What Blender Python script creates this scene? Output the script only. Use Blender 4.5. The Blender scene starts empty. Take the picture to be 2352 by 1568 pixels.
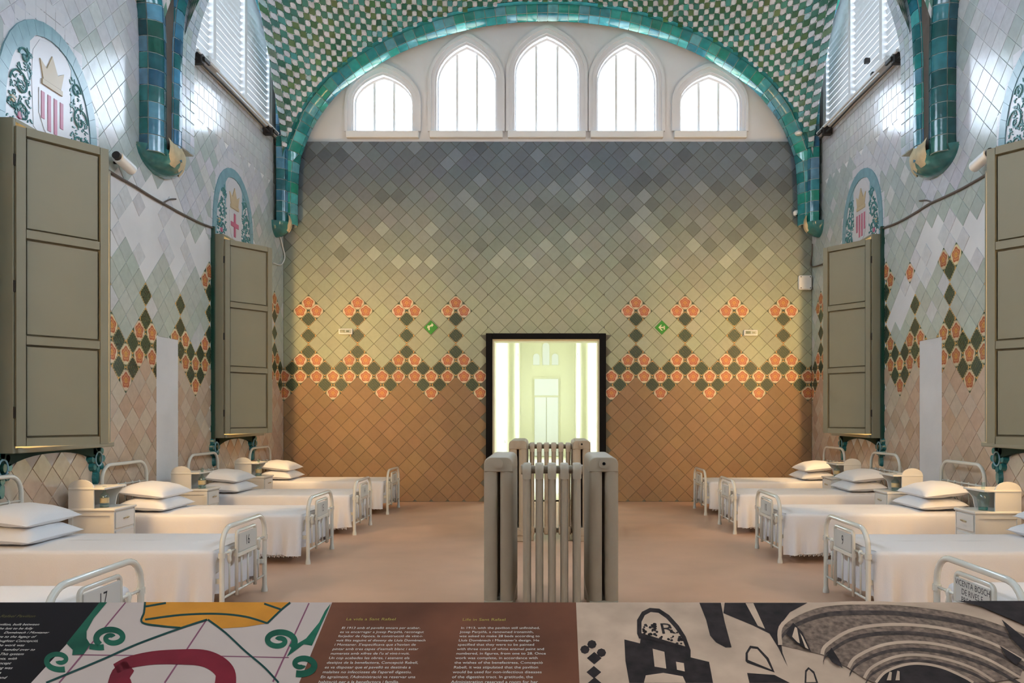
import bpy, bmesh, math, random
from mathutils import Vector, Matrix
from math import sin, cos, pi, sqrt, atan2, radians
random.seed(7)
scn = bpy.context.scene
COL = scn.collection

# ------------------------------------------------------------------ camera
F_PX, CX, CY, EYE = 1820.0, 1258.0, 951.0, 1.6
cam_d = bpy.data.cameras.new('camera'); cam = bpy.data.objects.new('camera', cam_d); COL.objects.link(cam)
cam.location = (0, 0, EYE); cam.rotation_euler = (pi/2, 0, 0)
cam_d.sensor_width = 36.0; cam_d.lens = 36.0*F_PX/2352.0
cam_d.shift_x = (1176-CX)/2352.0; cam_d.shift_y = (CY-784)/2352.0
cam_d.clip_start = 0.05; cam_d.clip_end = 200
scn.camera = cam

# ------------------------------------------------------------------ sky light and exposure
scn.view_settings.view_transform = 'Standard'; scn.view_settings.look = 'None'
scn.view_settings.gamma = 1.0; scn.view_settings.use_curve_mapping = False
scn.view_settings.exposure = 0.03
SKY = 15.0
LAMP_W = 84.0
world = bpy.data.worlds.new('overcast_sky'); scn.world = world; world.use_nodes = True
bg = world.node_tree.nodes['Background']
bg.inputs[0].default_value = (0.73, 0.85, 1.0, 1); bg.inputs[1].default_value = SKY
scn.cycles.use_denoising = True
scn.cycles.max_bounces = 6; scn.cycles.diffuse_bounces = 4; scn.cycles.glossy_bounces = 3
scn.cycles.use_adaptive_sampling = True; scn.cycles.adaptive_threshold = 0.1; scn.cycles.adaptive_min_samples = 16
scn.cycles.transparent_max_bounces = 12; scn.cycles.transmission_bounces = 5
scn.cycles.sample_clamp_indirect = 6.0

def portal(name, loc, rot, sx, sy):
    l = bpy.data.lights.new(name, 'AREA'); l.shape = 'RECTANGLE'; l.size = sx; l.size_y = sy
    l.cycles.is_portal = True
    o = bpy.data.objects.new(name, l); COL.objects.link(o); o.location = loc; o.rotation_euler = rot
    return o

# ------------------------------------------------------------------ dimensions
WX = 4.84            # half width of the hall
YB = 14.5            # tiled end wall
YF = -4.3            # wall behind the camera
D = 0.2996           # diagonal of a wall tile
BAYS = (11.98, 7.58, 3.18, -1.22)
def px(x, y, Y): return Vector(((x-CX)/F_PX*Y, Y, EYE-(y-CY)/F_PX*Y))

# ------------------------------------------------------------------ helpers
def tag(o, label=None, cat=None, group=None, kind=None):
    if label: o['label'] = label
    if cat: o['category'] = cat
    if group: o['group'] = group
    if kind: o['kind'] = kind
    return o

def empty(name, loc=(0, 0, 0), rz=0):
    o = bpy.data.objects.new(name, None); COL.objects.link(o)
    o.location = loc; o.rotation_euler = (0, 0, rz); o.empty_display_size = 0.1
    return o

def link(name, me, mat=None, parent=None, world_built=False):
    o = bpy.data.objects.new(name, me); COL.objects.link(o)
    if mat is not None and not me.materials: me.materials.append(mat)
    if parent is not None:
        o.parent = parent
        if world_built: o.matrix_parent_inverse = Matrix.Translation(-Vector(parent.location))
    return o

class MB:
    def __init__(s): s.v = []; s.f = []; s.c = []; s.uv = []; s.cur = None
    def face(s, idx, uv=None): s.f.append(idx); s.c.append(s.cur); s.uv.append(uv)
    def pts(s, ps): n = len(s.v); s.v.extend([tuple(p) for p in ps]); return n
    def box(s, x0, x1, y0, y1, z0, z1, M=None, b=0.0):
        if x0 > x1: x0, x1 = x1, x0
        if y0 > y1: y0, y1 = y1, y0
        if z0 > z1: z0, z1 = z1, z0
        if b > 0:
            # chamfered box: 24 vertices
            P = []
            def add(p): P.append(p); return len(P)-1
            idx = {}
            for sx in (0, 1):
                for sy in (0, 1):
                    for sz in (0, 1):
                        X, Y, Z = (x0, x1)[sx], (y0, y1)[sy], (z0, z1)[sz]
                        ix, iy, iz = (1-2*sx)*b, (1-2*sy)*b, (1-2*sz)*b
                        idx[sx, sy, sz, 0] = add((X, Y+iy, Z+iz)); idx[sx, sy, sz, 1] = add((X+ix, Y, Z+iz)); idx[sx, sy, sz, 2] = add((X+ix, Y+iy, Z))
            if M is not None: P = [M @ Vector(p) for p in P]
            n = s.pts(P); I = lambda *k: n+idx[k]
            for a in (0, 1):
                s.face([I(a,0,0,0), I(a,1,0,0), I(a,1,1,0), I(a,0,1,0)])
                s.face([I(0,a,0,1), I(1,a,0,1), I(1,a,1,1), I(0,a,1,1)])
                s.face([I(0,0,a,2), I(1,0,a,2), I(1,1,a,2), I(0,1,a,2)])
                for c in (0, 1):
                    s.face([I(a,c,0,0), I(a,c,1,0), I(a,c,1,1), I(a,c,0,1)])
                    s.face([I(a,0,c,0), I(a,1,c,0), I(a,1,c,2), I(a,0,c,2)])
                    s.face([I(0,a,c,1), I(1,a,c,1), I(1,a,c,2), I(0,a,c,2)])
                    for e in (0, 1): s.face([I(a,c,e,0), I(a,c,e,1), I(a,c,e,2)])
            return s
        P = [(x0,y0,z0),(x1,y0,z0),(x1,y1,z0),(x0,y1,z0),(x0,y0,z1),(x1,y0,z1),(x1,y1,z1),(x0,y1,z1)]
        if M is not None: P = [M @ Vector(p) for p in P]
        n = s.pts(P)
        for q in ((3,2,1,0),(4,5,6,7),(0,1,5,4),(1,2,6,5),(2,3,7,6),(3,0,4,7)): s.face([n+i for i in q])
        return s
    def tube(s, path, r, n=10, cap=True, closed=False):
        path = [Vector(p) for p in path]; m = len(path)
        rr = r if isinstance(r, (list, tuple)) else [r]*m
        up = None; rings = []
        for i, p in enumerate(path):
            if closed: t = (path[(i+1) % m]-path[i-1])
            else: t = (path[min(i+1, m-1)]-path[max(i-1, 0)])
            t.normalize()
            if up is None:
                up = Vector((0, 0, 1)) if abs(t.z) < 0.9 else Vector((1, 0, 0))
            up = (up - t*up.dot(t)).normalized(); w = t.cross(up)
            rings.append(s.pts([p + (up*cos(2*pi*k/n)+w*sin(2*pi*k/n))*rr[i] for k in range(n)]))
        for i in range(m if closed else m-1):
            a, b = rings[i], rings[(i+1) % m]
            for k in range(n): s.face([a+k, a+(k+1) % n, b+(k+1) % n, b+k])
        if cap and not closed:
            s.face([rings[0]+k for k in range(n)][::-1]); s.face([rings[-1]+k for k in range(n)])
        return s
    def lathe(s, prof, n=20, org=(0, 0, 0)):
        ox, oy, oz = org; rings = []
        for r, z in prof: rings.append(s.pts([(ox+max(r, 1e-4)*cos(2*pi*k/n), oy+max(r, 1e-4)*sin(2*pi*k/n), oz+z) for k in range(n)]))
        for a, b in zip(rings, rings[1:]):
            for k in range(n): s.face([a+k, a+(k+1) % n, b+(k+1) % n, b+k])
        s.face([rings[0]+k for k in range(n)][::-1]); s.face([rings[-1]+k for k in range(n)])
        return s
    def prism(s, poly, fn, h0, h1, inset=0.0, uv=None, back=False):
        """poly: list of (a,b); fn(a,b,h) -> point; front at h1"""
        k = len(poly); ca = sum(p[0] for p in poly)/k; cb = sum(p[1] for p in poly)/k
        top = poly
        if inset:
            top = []
            for a, b in poly:
                d = math.hypot(a-ca, b-cb) or 1; q = max(0.0, 1-inset/d); top.append((ca+(a-ca)*q, cb+(b-cb)*q))
        n = s.pts([fn(a, b, h0) for a, b in poly]); m = s.pts([fn(a, b, h1) for a, b in top])
        U = (lambda L: [uv(a, b) for a, b in L]) if uv else (lambda L: None)
        s.face([m+i for i in range(k)], U(top))
        for i in range(k):
            j = (i+1) % k
            s.face([n+i, n+j, m+j, m+i], U([poly[i], poly[j], top[j], top[i]]))
        if back: s.face([n+i for i in range(k)][::-1], U(poly[::-1]))
        return s
    def mesh(s, name, smooth=False, sharp=None):
        me = bpy.data.meshes.new(name); me.from_pydata(s.v, [], s.f)
        if any(c is not None for c in s.c):
            a = me.color_attributes.new('Col', 'FLOAT_COLOR', 'CORNER'); buf = []
            for f, c in zip(s.f, s.c): buf.extend(list((c or (1, 1, 1))[:3])+[1.0] if False else [*(c or (1, 1, 1))[:3], 1.0]*len(f))
            a.data.foreach_set('color', buf)
        if any(u is not None for u in s.uv):
            l = me.uv_layers.new(name='UVMap'); buf = []
            for f, u in zip(s.f, s.uv):
                for k in range(len(f)): buf.extend(u[k] if u else (0.0, 0.0))
            l.data.foreach_set('uv', buf)
        if smooth:
            me.polygons.foreach_set('use_smooth', [True]*len(me.polygons))
            if sharp is not None: me.set_sharp_from_angle(angle=radians(sharp))
        return me
    def build(s, name, mat, parent=None, smooth=False, sharp=40, wb=False):
        return link(name, s.mesh(name, smooth, sharp), mat, parent, wb)

def fix_normals(me):
    bm = bmesh.new(); bm.from_mesh(me); bmesh.ops.recalc_face_normals(bm, faces=bm.faces); bm.to_mesh(me); bm.free(); return me

# ------------------------------------------------------------------ materials
def new_mat(name):
    m = bpy.data.materials.new(name); m.use_nodes = True
    return m, m.node_tree.nodes, m.node_tree.links, m.node_tree.nodes['Principled BSDF']
def pbr(name, col, rough=0.5, spec=0.5, metal=0.0, noise=0.0, nscale=8.0, bump=0.0, bscale=60.0, coat=0.0, trans=0.0, ior=1.45, sheen=0.0):
    m, N, L, B = new_mat(name)
    B.inputs['Base Color'].default_value = (*col, 1); B.inputs['Roughness'].default_value = rough
    B.inputs['Specular IOR Level'].default_value = spec; B.inputs['Metallic'].default_value = metal
    B.inputs['Coat Weight'].default_value = coat; B.inputs['Coat Roughness'].default_value = 0.08
    B.inputs['Transmission Weight'].default_value = trans; B.inputs['IOR'].default_value = ior
    B.inputs['Sheen Weight'].default_value = sheen
    tc = N.new('ShaderNodeTexCoord')
    if noise:
        t = N.new('ShaderNodeTexNoise'); t.inputs['Scale'].default_value = nscale; t.inputs['Detail'].default_value = 5
        L.new(tc.outputs['Object'], t.inputs['Vector'])
        r = N.new('ShaderNodeMapRange'); r.inputs[1].default_value = 0.25; r.inputs[2].default_value = 0.75; r.inputs[3].default_value = 1-noise; r.inputs[4].default_value = 1+noise
        L.new(t.outputs['Fac'], r.inputs[0])
        x = N.new('ShaderNodeVectorMath'); x.operation = 'MULTIPLY'; x.inputs[0].default_value = col
        L.new(r.outputs[0], x.inputs[1]); L.new(x.outputs[0], B.inputs['Base Color'])
    if bump:
        t = N.new('ShaderNodeTexNoise'); t.inputs['Scale'].default_value = bscale; t.inputs['Detail'].default_value = 4
        L.new(tc.outputs['Object'], t.inputs['Vector'])
        b = N.new('ShaderNodeBump'); b.inputs['Strength'].default_value = bump; b.inputs['Distance'].default_value = 0.01
        L.new(t.outputs['Fac'], b.inputs['Height']); L.new(b.outputs[0], B.inputs['Normal'])
    return m
def emit(name, col, s):
    m, N, L, B = new_mat(name)
    B.inputs['Base Color'].default_value = (*col, 1); B.inputs['Emission Color'].default_value = (*col, 1); B.inputs['Emission Strength'].default_value = s
    return m
def vcol(name, rough=0.25, spec=0.5, bump=0.0, coat=0.0, mott=0.08, mscale=14):
    m, N, L, B = new_mat(name)
    a = N.new('ShaderNodeVertexColor'); a.layer_name = 'Col'
    B.inputs['Roughness'].default_value = rough; B.inputs['Specular IOR Level'].default_value = spec; B.inputs['Coat Weight'].default_value = coat
    g = N.new('ShaderNodeNewGeometry')
    t = N.new('ShaderNodeTexNoise'); t.inputs['Scale'].default_value = mscale; t.inputs['Detail'].default_value = 4; L.new(g.outputs['Position'], t.inputs['Vector'])
    r = N.new('ShaderNodeMapRange'); r.inputs[1].default_value = .3; r.inputs[2].default_value = .7; r.inputs[3].default_value = 1-mott; r.inputs[4].default_value = 1+mott
    L.new(t.outputs['Fac'], r.inputs[0])
    x = N.new('ShaderNodeVectorMath'); x.operation = 'MULTIPLY'; L.new(a.outputs['Color'], x.inputs[0]); L.new(r.outputs[0], x.inputs[1]); L.new(x.outputs[0], B.inputs['Base Color'])
    if bump:
        t2 = N.new('ShaderNodeTexNoise'); t2.inputs['Scale'].default_value = 5; t2.inputs['Detail'].default_value = 2; L.new(g.outputs['Position'], t2.inputs['Vector'])
        b = N.new('ShaderNodeBump'); b.inputs['Strength'].default_value = bump; b.inputs['Distance'].default_value = .02
        L.new(t2.outputs['Fac'], b.inputs['Height']); L.new(b.outputs[0], B.inputs['Normal'])
    return m

class NT:
    """tiny maths helper on a node tree"""
    def __init__(s, N, L): s.N, s.L = N, L
    def m(s, op, a, b=None, c=None, clamp=False):
        n = s.N.new('ShaderNodeMath'); n.operation = op; n.use_clamp = clamp
        for i, q in enumerate((a, b, c)):
            if q is None: continue
            if isinstance(q, (int, float)): n.inputs[i].default_value = q
            else: s.L.new(q, n.inputs[i])
        return n.outputs[0]
    def step(s, x, e, soft=0.02):      # 1 where x < e
        r = s.N.new('ShaderNodeMapRange'); r.inputs[1].default_value = e-soft; r.inputs[2].default_value = e+soft; r.inputs[3].default_value = 1; r.inputs[4].default_value = 0
        s.L.new(x, r.inputs[0]); return r.outputs[0]
    def mix(s, f, a, b):
        n = s.N.new('ShaderNodeMix'); n.data_type = 'RGBA'
        if isinstance(f, (int, float)): n.inputs[0].default_value = f
        else: s.L.new(f, n.inputs[0])
        for i, q in ((6, a), (7, b)):
            if isinstance(q, tuple): n.inputs[i].default_value = (*q, 1)
            else: s.L.new(q, n.inputs[i])
        return n.outputs[2]

def flower_mat(name, leaf=False, rough=0.3):
    m, N, L, B = new_mat(name); t = NT(N, L)
    uv = N.new('ShaderNodeUVMap'); uv.uv_map = 'UVMap'
    sp = N.new('ShaderNodeSeparateXYZ'); L.new(uv.outputs[0], sp.inputs[0])
    u, v = sp.outputs[0], sp.outputs[1]
    r = t.m('SQRT', t.m('ADD', t.m('MULTIPLY', u, u), t.m('MULTIPLY', v, v)))
    th = t.m('ARCTAN2', u, v)
    a = N.new('ShaderNodeVertexColor'); a.layer_name = 'Col'
    tint = a.outputs['Color']
    g = N.new('ShaderNodeNewGeometry')
    nz = N.new('ShaderNodeTexNoise'); nz.inputs['Scale'].default_value = 40; nz.inputs['Detail'].default_value = 2; L.new(g.outputs['Position'], nz.inputs['Vector'])
    if not leaf:
        c5 = t.m('COSINE', t.m('MULTIPLY', th, 5))
        R = t.m('SUBTRACT', r, t.m('MULTIPLY', c5, 0.03))
        col = (.60, .50, .34)
        dots = t.step(t.m('MAXIMUM', t.m('ABSOLUTE', u), t.m('ABSOLUTE', v)), .40, .03)
        col = t.mix(dots, (.05, .09, .05), col)
        col = t.mix(t.step(R, .33, .02), col, (.66, .50, .32))
        pet = t.mix(nz.outputs['Fac'], (.27, .055, .03), (.50, .15, .065))
        col = t.mix(t.step(R, .29, .015), col, pet)
        ring = t.m('MULTIPLY', t.step(t.m('ABSOLUTE', t.m('SUBTRACT', R, .185)), .018, .012), t.step(t.m('MULTIPLY', c5, -1), .55, .3))
        col = t.mix(ring, col, (.60, .30, .13))
        spoke = t.m('MULTIPLY', t.step(t.m('MULTIPLY', c5, 1), -.82, .12), t.step(R, .25, .02))
        col = t.mix(t.m('MULTIPLY', spoke, .7), col, (.60, .30, .15))
        col = t.mix(t.step(R, .105, .015), col, (.62, .31, .08))
        col = t.mix(t.step(R, .05, .015), col, (.45, .17, .05))
    else:
        mx = t.m('MAXIMUM', t.m('ABSOLUTE', u), t.m('ABSOLUTE', v))
        ln = t.m('ABSOLUTE', t.m('SINE', t.m('ADD', t.m('MULTIPLY', t.m('ADD', u, v), 19), t.m('MULTIPLY', nz.outputs['Fac'], 3))))
        gr = t.mix(nz.outputs['Fac'], (.012, .030, .022), (.05, .085, .05))
        col = t.mix(t.m('MULTIPLY', t.step(ln, .16, .1), .55), gr, (.24, .20, .07))
        edge = t.m('ADD', t.m('ABSOLUTE', u), t.m('ABSOLUTE', v))
        saw = t.m('ADD', edge, t.m('MULTIPLY', t.m('SINE', t.m('MULTIPLY', t.m('SUBTRACT', t.m('ABSOLUTE', u), t.m('ABSOLUTE', v)), 38)), .025))
        col = t.mix(t.step(saw, .455, .015), (.55, .42, .22), col)
        col = t.mix(t.step(mx, .40, .02), (.62, .36, .12), col)
    x = N.new('ShaderNodeVectorMath'); x.operation = 'MULTIPLY'; L.new(col, x.inputs[0]); L.new(tint, x.inputs[1])
    L.new(x.outputs[0], B.inputs['Base Color']); B.inputs['Roughness'].default_value = rough
    return m

M = {}
M['print_tile'] = vcol('matte_printed_tile', .55, .25, mott=.04)
M['print_flower'] = flower_mat('printed_flower_tile', False, .5); M['print_leaf'] = flower_mat('printed_leaf_tile', True, .5)
M['glaze'] = vcol('glazed_wall_tile', .16, .55, bump=.12, mott=.06)
M['glaze_flower'] = flower_mat('glazed_flower_tile', False, .2); M['glaze_leaf'] = flower_mat('glazed_leaf_tile', True, .2)
M['teal'] = vcol('teal_rib_tile', .12, .6, bump=.15, mott=.22, mscale=9)
M['vault'] = vcol('vault_tile', .3, .5, mott=.15)
M['plaster'] = pbr('old_white_plaster', (.73, .70, .68), .8, .3, noise=.10, nscale=1.4, bump=.25, bscale=22)
M['grout'] = pbr('grout', (.40, .37, .31), .9, .2)
M['print_back'] = pbr('print_joint', (.17, .165, .13), .8, .2)
M['mortar'] = pbr('rib_mortar', (.55, .60, .58), .8, .2)
M['white_wall'] = pbr('white_lunette_plaster', (.74, .73, .75), .75, .3, noise=.04, nscale=2)
M['white_paint'] = pbr('white_painted_wood', (.78, .77, .76), .35, .5)
M['louvre'] = pbr('white_louvre', (.82, .84, .85), .5, .4)
M['floor'] = pbr('salmon_vinyl_floor', (.62, .375, .245), .42, .4, noise=.10, nscale=1.6, bump=.08, bscale=260)
M['olive'] = pbr('olive_painted_wood', (.27, .25, .175), .45, .4, noise=.03, nscale=3)
M['enamel'] = pbr('cream_enamel_tube', (.72, .69, .60), .22, .55, coat=.5)
M['iron'] = pbr('radiator_cream_paint', (.42, .345, .25), .38, .5, noise=.05, nscale=6)
M['linen'] = pbr('white_cotton', (.78, .765, .775), .9, .2, bump=.25, bscale=180, sheen=.2)
M['pillow'] = pbr('pillow_cotton', (.80, .79, .80), .9, .2, bump=.2, bscale=120, sheen=.2)
M['cabinet'] = pbr('nightstand_white_enamel', (.74, .71, .65), .3, .5)
M['black'] = pbr('black_metal_frame', (.005, .005, .006), .6, .12)
M['dark'] = pbr('dark_metal', (.03, .025, .022), .5, .4)
M['cable'] = pbr('grey_brown_cable', (.14, .11, .09), .6, .3)
M['white_plastic'] = pbr('white_plastic', (.78, .77, .75), .4, .5)
M['darkgreen'] = pbr('dark_green_glaze', (.008, .055, .036), .2, .55, coat=.4)
M['valance'] = pbr('dark_green_valance', (.006, .03, .02), .6, .2)
M['teal_glaze'] = pbr('teal_glaze', (.03, .18, .18), .15, .6, coat=.5, noise=.25, nscale=9)
M['med_blue'] = pbr('medallion_blue_glaze', (.22, .38, .43), .2, .55, noise=.12, nscale=8)
M['med_white'] = pbr('medallion_white_glaze', (.66, .64, .66), .2, .55)
M['med_red'] = pbr('medallion_red', (.52, .13, .22), .3, .5)
M['med_gold'] = pbr('medallion_gold', (.55, .42, .26), .3, .5)
M['med_leaf'] = pbr('medallion_leaf_teal', (.10, .27, .27), .25, .5)
M['cream_break'] = pbr('bare_cream_clay', (.56, .46, .29), .8, .2, noise=.2, nscale=9)
M['groove'] = pbr('brown_groove', (.10, .075, .055), .7, .3, noise=.25, nscale=5)
M['corr'] = pbr('cream_corridor_paint', (.78, .75, .54), .95, .1)
M['corr_white'] = pbr('corridor_white_paint', (.80, .80, .79), .5, .3)
M['tube_light'] = emit('warm_tube_light', (1.0, .72, .34), 9.0)
M['sign_green'] = pbr('sign_green', (.02, .24, .015), .35, .5)
M['sign_white'] = pbr('sign_print_white', (.72, .74, .50), .4, .4)
M['plate'] = pbr('number_plate_paper', (.62, .60, .55), .5, .4)
M['ink'] = pbr('black_ink', (.03, .03, .035), .6, .3)
M['acrylic'] = pbr('pale_acrylic', (.70, .76, .70), .1, .5, trans=.4)
# clear panes: part transparent, part glossy
def pane_mat(name, col, gl):
    m, N, L, B = new_mat(name); N.remove(B)
    tr = N.new('ShaderNodeBsdfTransparent'); tr.inputs[0].default_value = (*col, 1)
    go = N.new('ShaderNodeBsdfGlossy'); go.inputs['Roughness'].default_value = .03
    mx = N.new('ShaderNodeMixShader'); mx.inputs[0].default_value = gl
    L.new(tr.outputs[0], mx.inputs[1]); L.new(go.outputs[0], mx.inputs[2]); L.new(mx.outputs[0], N['Material Output'].inputs[0]); return m
M['pane'] = pane_mat('window_glass', (.98, .99, 1.0), .05)
M['bottle'] = pane_mat('pale_bottle_glass', (.80, .90, .88), .10)
M['bottle_teal'] = pane_mat('teal_bottle_glass', (.25, .72, .72), .10)
M['bottle_amber'] = pbr('amber_label', (.52, .42, .24), .4, .4)

# vault base: small checks running on from the modelled tiles
def vault_base():
    m, N, L, B = new_mat('vault_check_base')
    uv = N.new('ShaderNodeUVMap'); uv.uv_map = 'UVMap'
    ck = N.new('ShaderNodeTexChecker'); ck.inputs['Scale'].default_value = 1.0
    ck.inputs['Color1'].default_value = (.55, .54, .53, 1); ck.inputs['Color2'].default_value = (.05, .17, .11, 1)
    L.new(uv.outputs[0], ck.inputs['Vector']); L.new(ck.outputs['Color'], B.inputs['Base Color']); B.inputs['Roughness'].default_value = .4
    return m
M['vault_base'] = vault_base()

def rnd(c, v=.06):
    k = 1+random.uniform(-v, v); return tuple(max(0, x*k*(1+random.uniform(-v, v)*.35)) for x in c)
def mixc(a, b, t): t = max(0, min(1, t)); return tuple(x+(y-x)*t for x, y in zip(a, b))

# ------------------------------------------------------------------ floor
o = MB().box(-WX-.3, WX+.3, YF-.3, YB+.3, -.2, 0).build('floor', M['floor'])
tag(o, 'salmon pink smooth ward floor between the two rows of beds', 'floor', kind='structure')

# ------------------------------------------------------------------ end wall with doorway
DX0, DX1, DZ = -1.123, 1.06, 3.07        # outside of the door frame
ZP = 6.585                               # top of the tiled part
wb = MB()
wb.box(-WX-.3, DX0+.05, YB, YB+.3, 0, ZP).box(DX1-.05, WX+.3, YB, YB+.3, 0, ZP).box(DX0+.05, DX1-.05, YB, YB+.3, DZ-.05, ZP)
wall_back = wb.build('wall_back', M['print_back'])
tag(wall_back, 'end wall of diagonal tiles with two bands of flowers around the doorway', 'wall', kind='structure')

def clip(poly, x0, x1, y0, y1):
    for ax, lim, sg in ((0, x0, 1), (0, x1, -1), (1, y0, 1), (1, y1, -1)):
        out = []
        for i in range(len(poly)):
            p, q = poly[i], poly[(i+1) % len(poly)]
            dp, dq = sg*(p[ax]-lim), sg*(q[ax]-lim)
            if dp >= 0: out.append(p)
            if (dp >= 0) != (dq >= 0):
                t = dp/(dp-dq); out.append((p[0]+(q[0]-p[0])*t, p[1]+(q[1]-p[1])*t))
        poly = out
        if len(poly) < 3: return []
    return poly
def area(p): return abs(sum(p[i][0]*p[(i+1) % len(p)][1]-p[(i+1) % len(p)][0]*p[i][1] for i in range(len(p))))/2

K = F_PX/YB
ZJ0 = EYE+(CY-695.3)/K                   # height of the topmost flower tile
def motif(u, j):
    """u: offset from the nearest column in tile diagonals (-1.5..1.5), j: half rows below the top flower"""
    a = round(abs(u)*2)/2
    if (j, a) in ((0, 0), (1, .5), (7, .5), (9, .5), (9, 1.5), (11, 1.5)): return 'flower'
    if (j, a) in ((2, 0), (4, 0), (6, 0), (8, 0), (8, 1), (10, 1)): return 'leaf'
    return 'tan' if j >= 10+2*a else 'plain'

def add_tile(bag, kind, poly, ca, cb, col, fn, h=.007, gap=.006, mats=('print_tile', 'print_flower', 'print_leaf')):
    bag.append((kind, poly, ca, cb, col, fn, h, mats))

def emit_tiles(bag, parent, keep, wallname):
    """the first `keep` as single tiles, the others joined"""
    rest = {}
    for i, (kind, poly, ca, cb, col, fn, h, mats) in enumerate(bag):
        mat = M[mats[{'flower': 1, 'leaf': 2}.get(kind, 0)]]
        uv = lambda a, b, ca=ca, cb=cb: ((a-ca)/D, (b-cb)/D)
        if i < keep: mb = MB()
        else: mb = rest.setdefault(mat.name, (MB(), mat))[0]
        mb.cur = col; mb.prism(poly, fn, 0.0, h, .004, uv)
        if i < keep: mb.build('tile', mat, parent)
    for nm, (mb, mat) in rest.items():
        o = mb.build('tile_field', mat, parent); o['kind'] = 'stuff'

fnB = lambda a, b, h: (a, YB-h, b)
bag = []; PITCH = 3*D
c_left, c_right = -211/K, 202.6/K
ni = int(2*WX/D)+8
for j in range(-30, 32):
    z = ZJ0 - j*D/2
    for i in range(-40, 70):
        if (i+j) % 2: continue
        a = c_left + i*D/2
        if abs(a) > WX+D/2 or z < -D/2 or z > ZP+D/2: continue
        cref = c_left if a < 0 else c_right
        u = (a-cref)/D; u -= 3*round(u/3)
        past = (a > c_left+1.6*D and a < c_right-1.6*D)
        kind = motif(u, j)
        if past and kind in ('flower', 'leaf'): kind = 'plain' if j < 10 else 'tan'
        g = .0022
        dm = [(a-D/2+g, z), (a, z-D/2+g), (a+D/2-g, z), (a, z+D/2-g)]
        if a < DX0: r = (-WX+.01, DX0+.02, .005, ZP)
        elif a > DX1: r = (DX1-.02, WX-.01, .005, ZP)
        else: r = (-WX, WX, DZ-.02, ZP)
        p = clip(dm, *r)
        if len(p) < 3 or area(p) < .002: continue
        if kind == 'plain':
            base = mixc((.39, .41, .285), (.135, .165, .20), (z-3.5)/2.5)  # print tone, with the weaker light toward the top put into the colour
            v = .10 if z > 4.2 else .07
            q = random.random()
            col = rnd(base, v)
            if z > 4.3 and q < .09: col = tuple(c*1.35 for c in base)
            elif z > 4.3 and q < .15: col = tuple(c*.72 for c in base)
        elif kind == 'tan': col = rnd((.30, .19, .105), .09)
        else: col = rnd((1, 1, 1), .12)
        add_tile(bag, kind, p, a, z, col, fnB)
# show-pieces first: the flowered tiles, then the ones nearest the doorway band
bag.sort(key=lambda t: (0 if t[0] in ('flower', 'leaf') else 1, abs(t[3]-2.9)))
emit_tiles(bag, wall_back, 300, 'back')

# white lunette above with five pointed windows
YL = YB+.06
WINS = [(880, 136, 172, 235), (1071.5, 137, 103, 188), (1256, 148, 83, 168), (1439, 136, 103, 188), (1630, 136, 172, 235)]
KL = F_PX/YL
def pz(y): return EYE+(CY-y)/KL
def arch_pts(xc, w, zb, zs, za, n=8):
    """pointed arch outline, from bottom left up and over to bottom right"""
    P = [(xc-w/2, zb)]
    for k in range(n+1):
        t = k/n; ang = t*radians(62)
        P.append((xc-w/2+(w/2)*(1-cos(ang))/(1-cos(radians(62))), zs+(za-zs)*sin(ang)/sin(radians(62))))
    Q = [(2*xc-x, z) for x, z in P[::-1]]
    return P + Q[1:]
lun = MB(); zwin0 = pz(303); ztop = 9.6
specs = []
for (xc, w, ya, ys) in WINS: specs.append(((xc-CX)/KL, w/KL, zwin0, pz(ys), pz(ya)))
# lunette wall cut around the openings: strips between windows, under and over
def slab_poly(mb, poly, y0, y1):
    mb.prism(poly, lambda a, b, h: (a, h, b), y1, y0, back=True)
edges = [-WX-.3]+[s for sp in specs for s in (sp[0]-sp[1]/2, sp[0]+sp[1]/2)]+[WX+.3]
lun.box(-WX-.3, WX+.3, YL, YL+.35, ZP-.2, zwin0)
for k in range(0, len(edges), 2): lun.box(edges[k], edges[k+1], YL, YL+.35, zwin0, ztop)
for sp in specs:
    ap = arch_pts(*sp)[1:-1]; L_, R_ = sp[0]-sp[1]/2, sp[0]+sp[1]/2
    for p, q in zip(ap, ap[1:]): slab_poly(lun, [p, q, (q[0], ztop), (p[0], ztop)], YL, YL+.35) if q[0]-p[0] > 1e-5 else None
lun_o = lun.build('wall_back_lunette', M['white_wall'])
tag(lun_o, 'white plaster lunette above the tiled end wall, pierced by pointed windows', 'wall', kind='structure')
names5 = ['leftmost small', 'second from the left', 'tallest central', 'second from the right', 'rightmost small']
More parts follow.
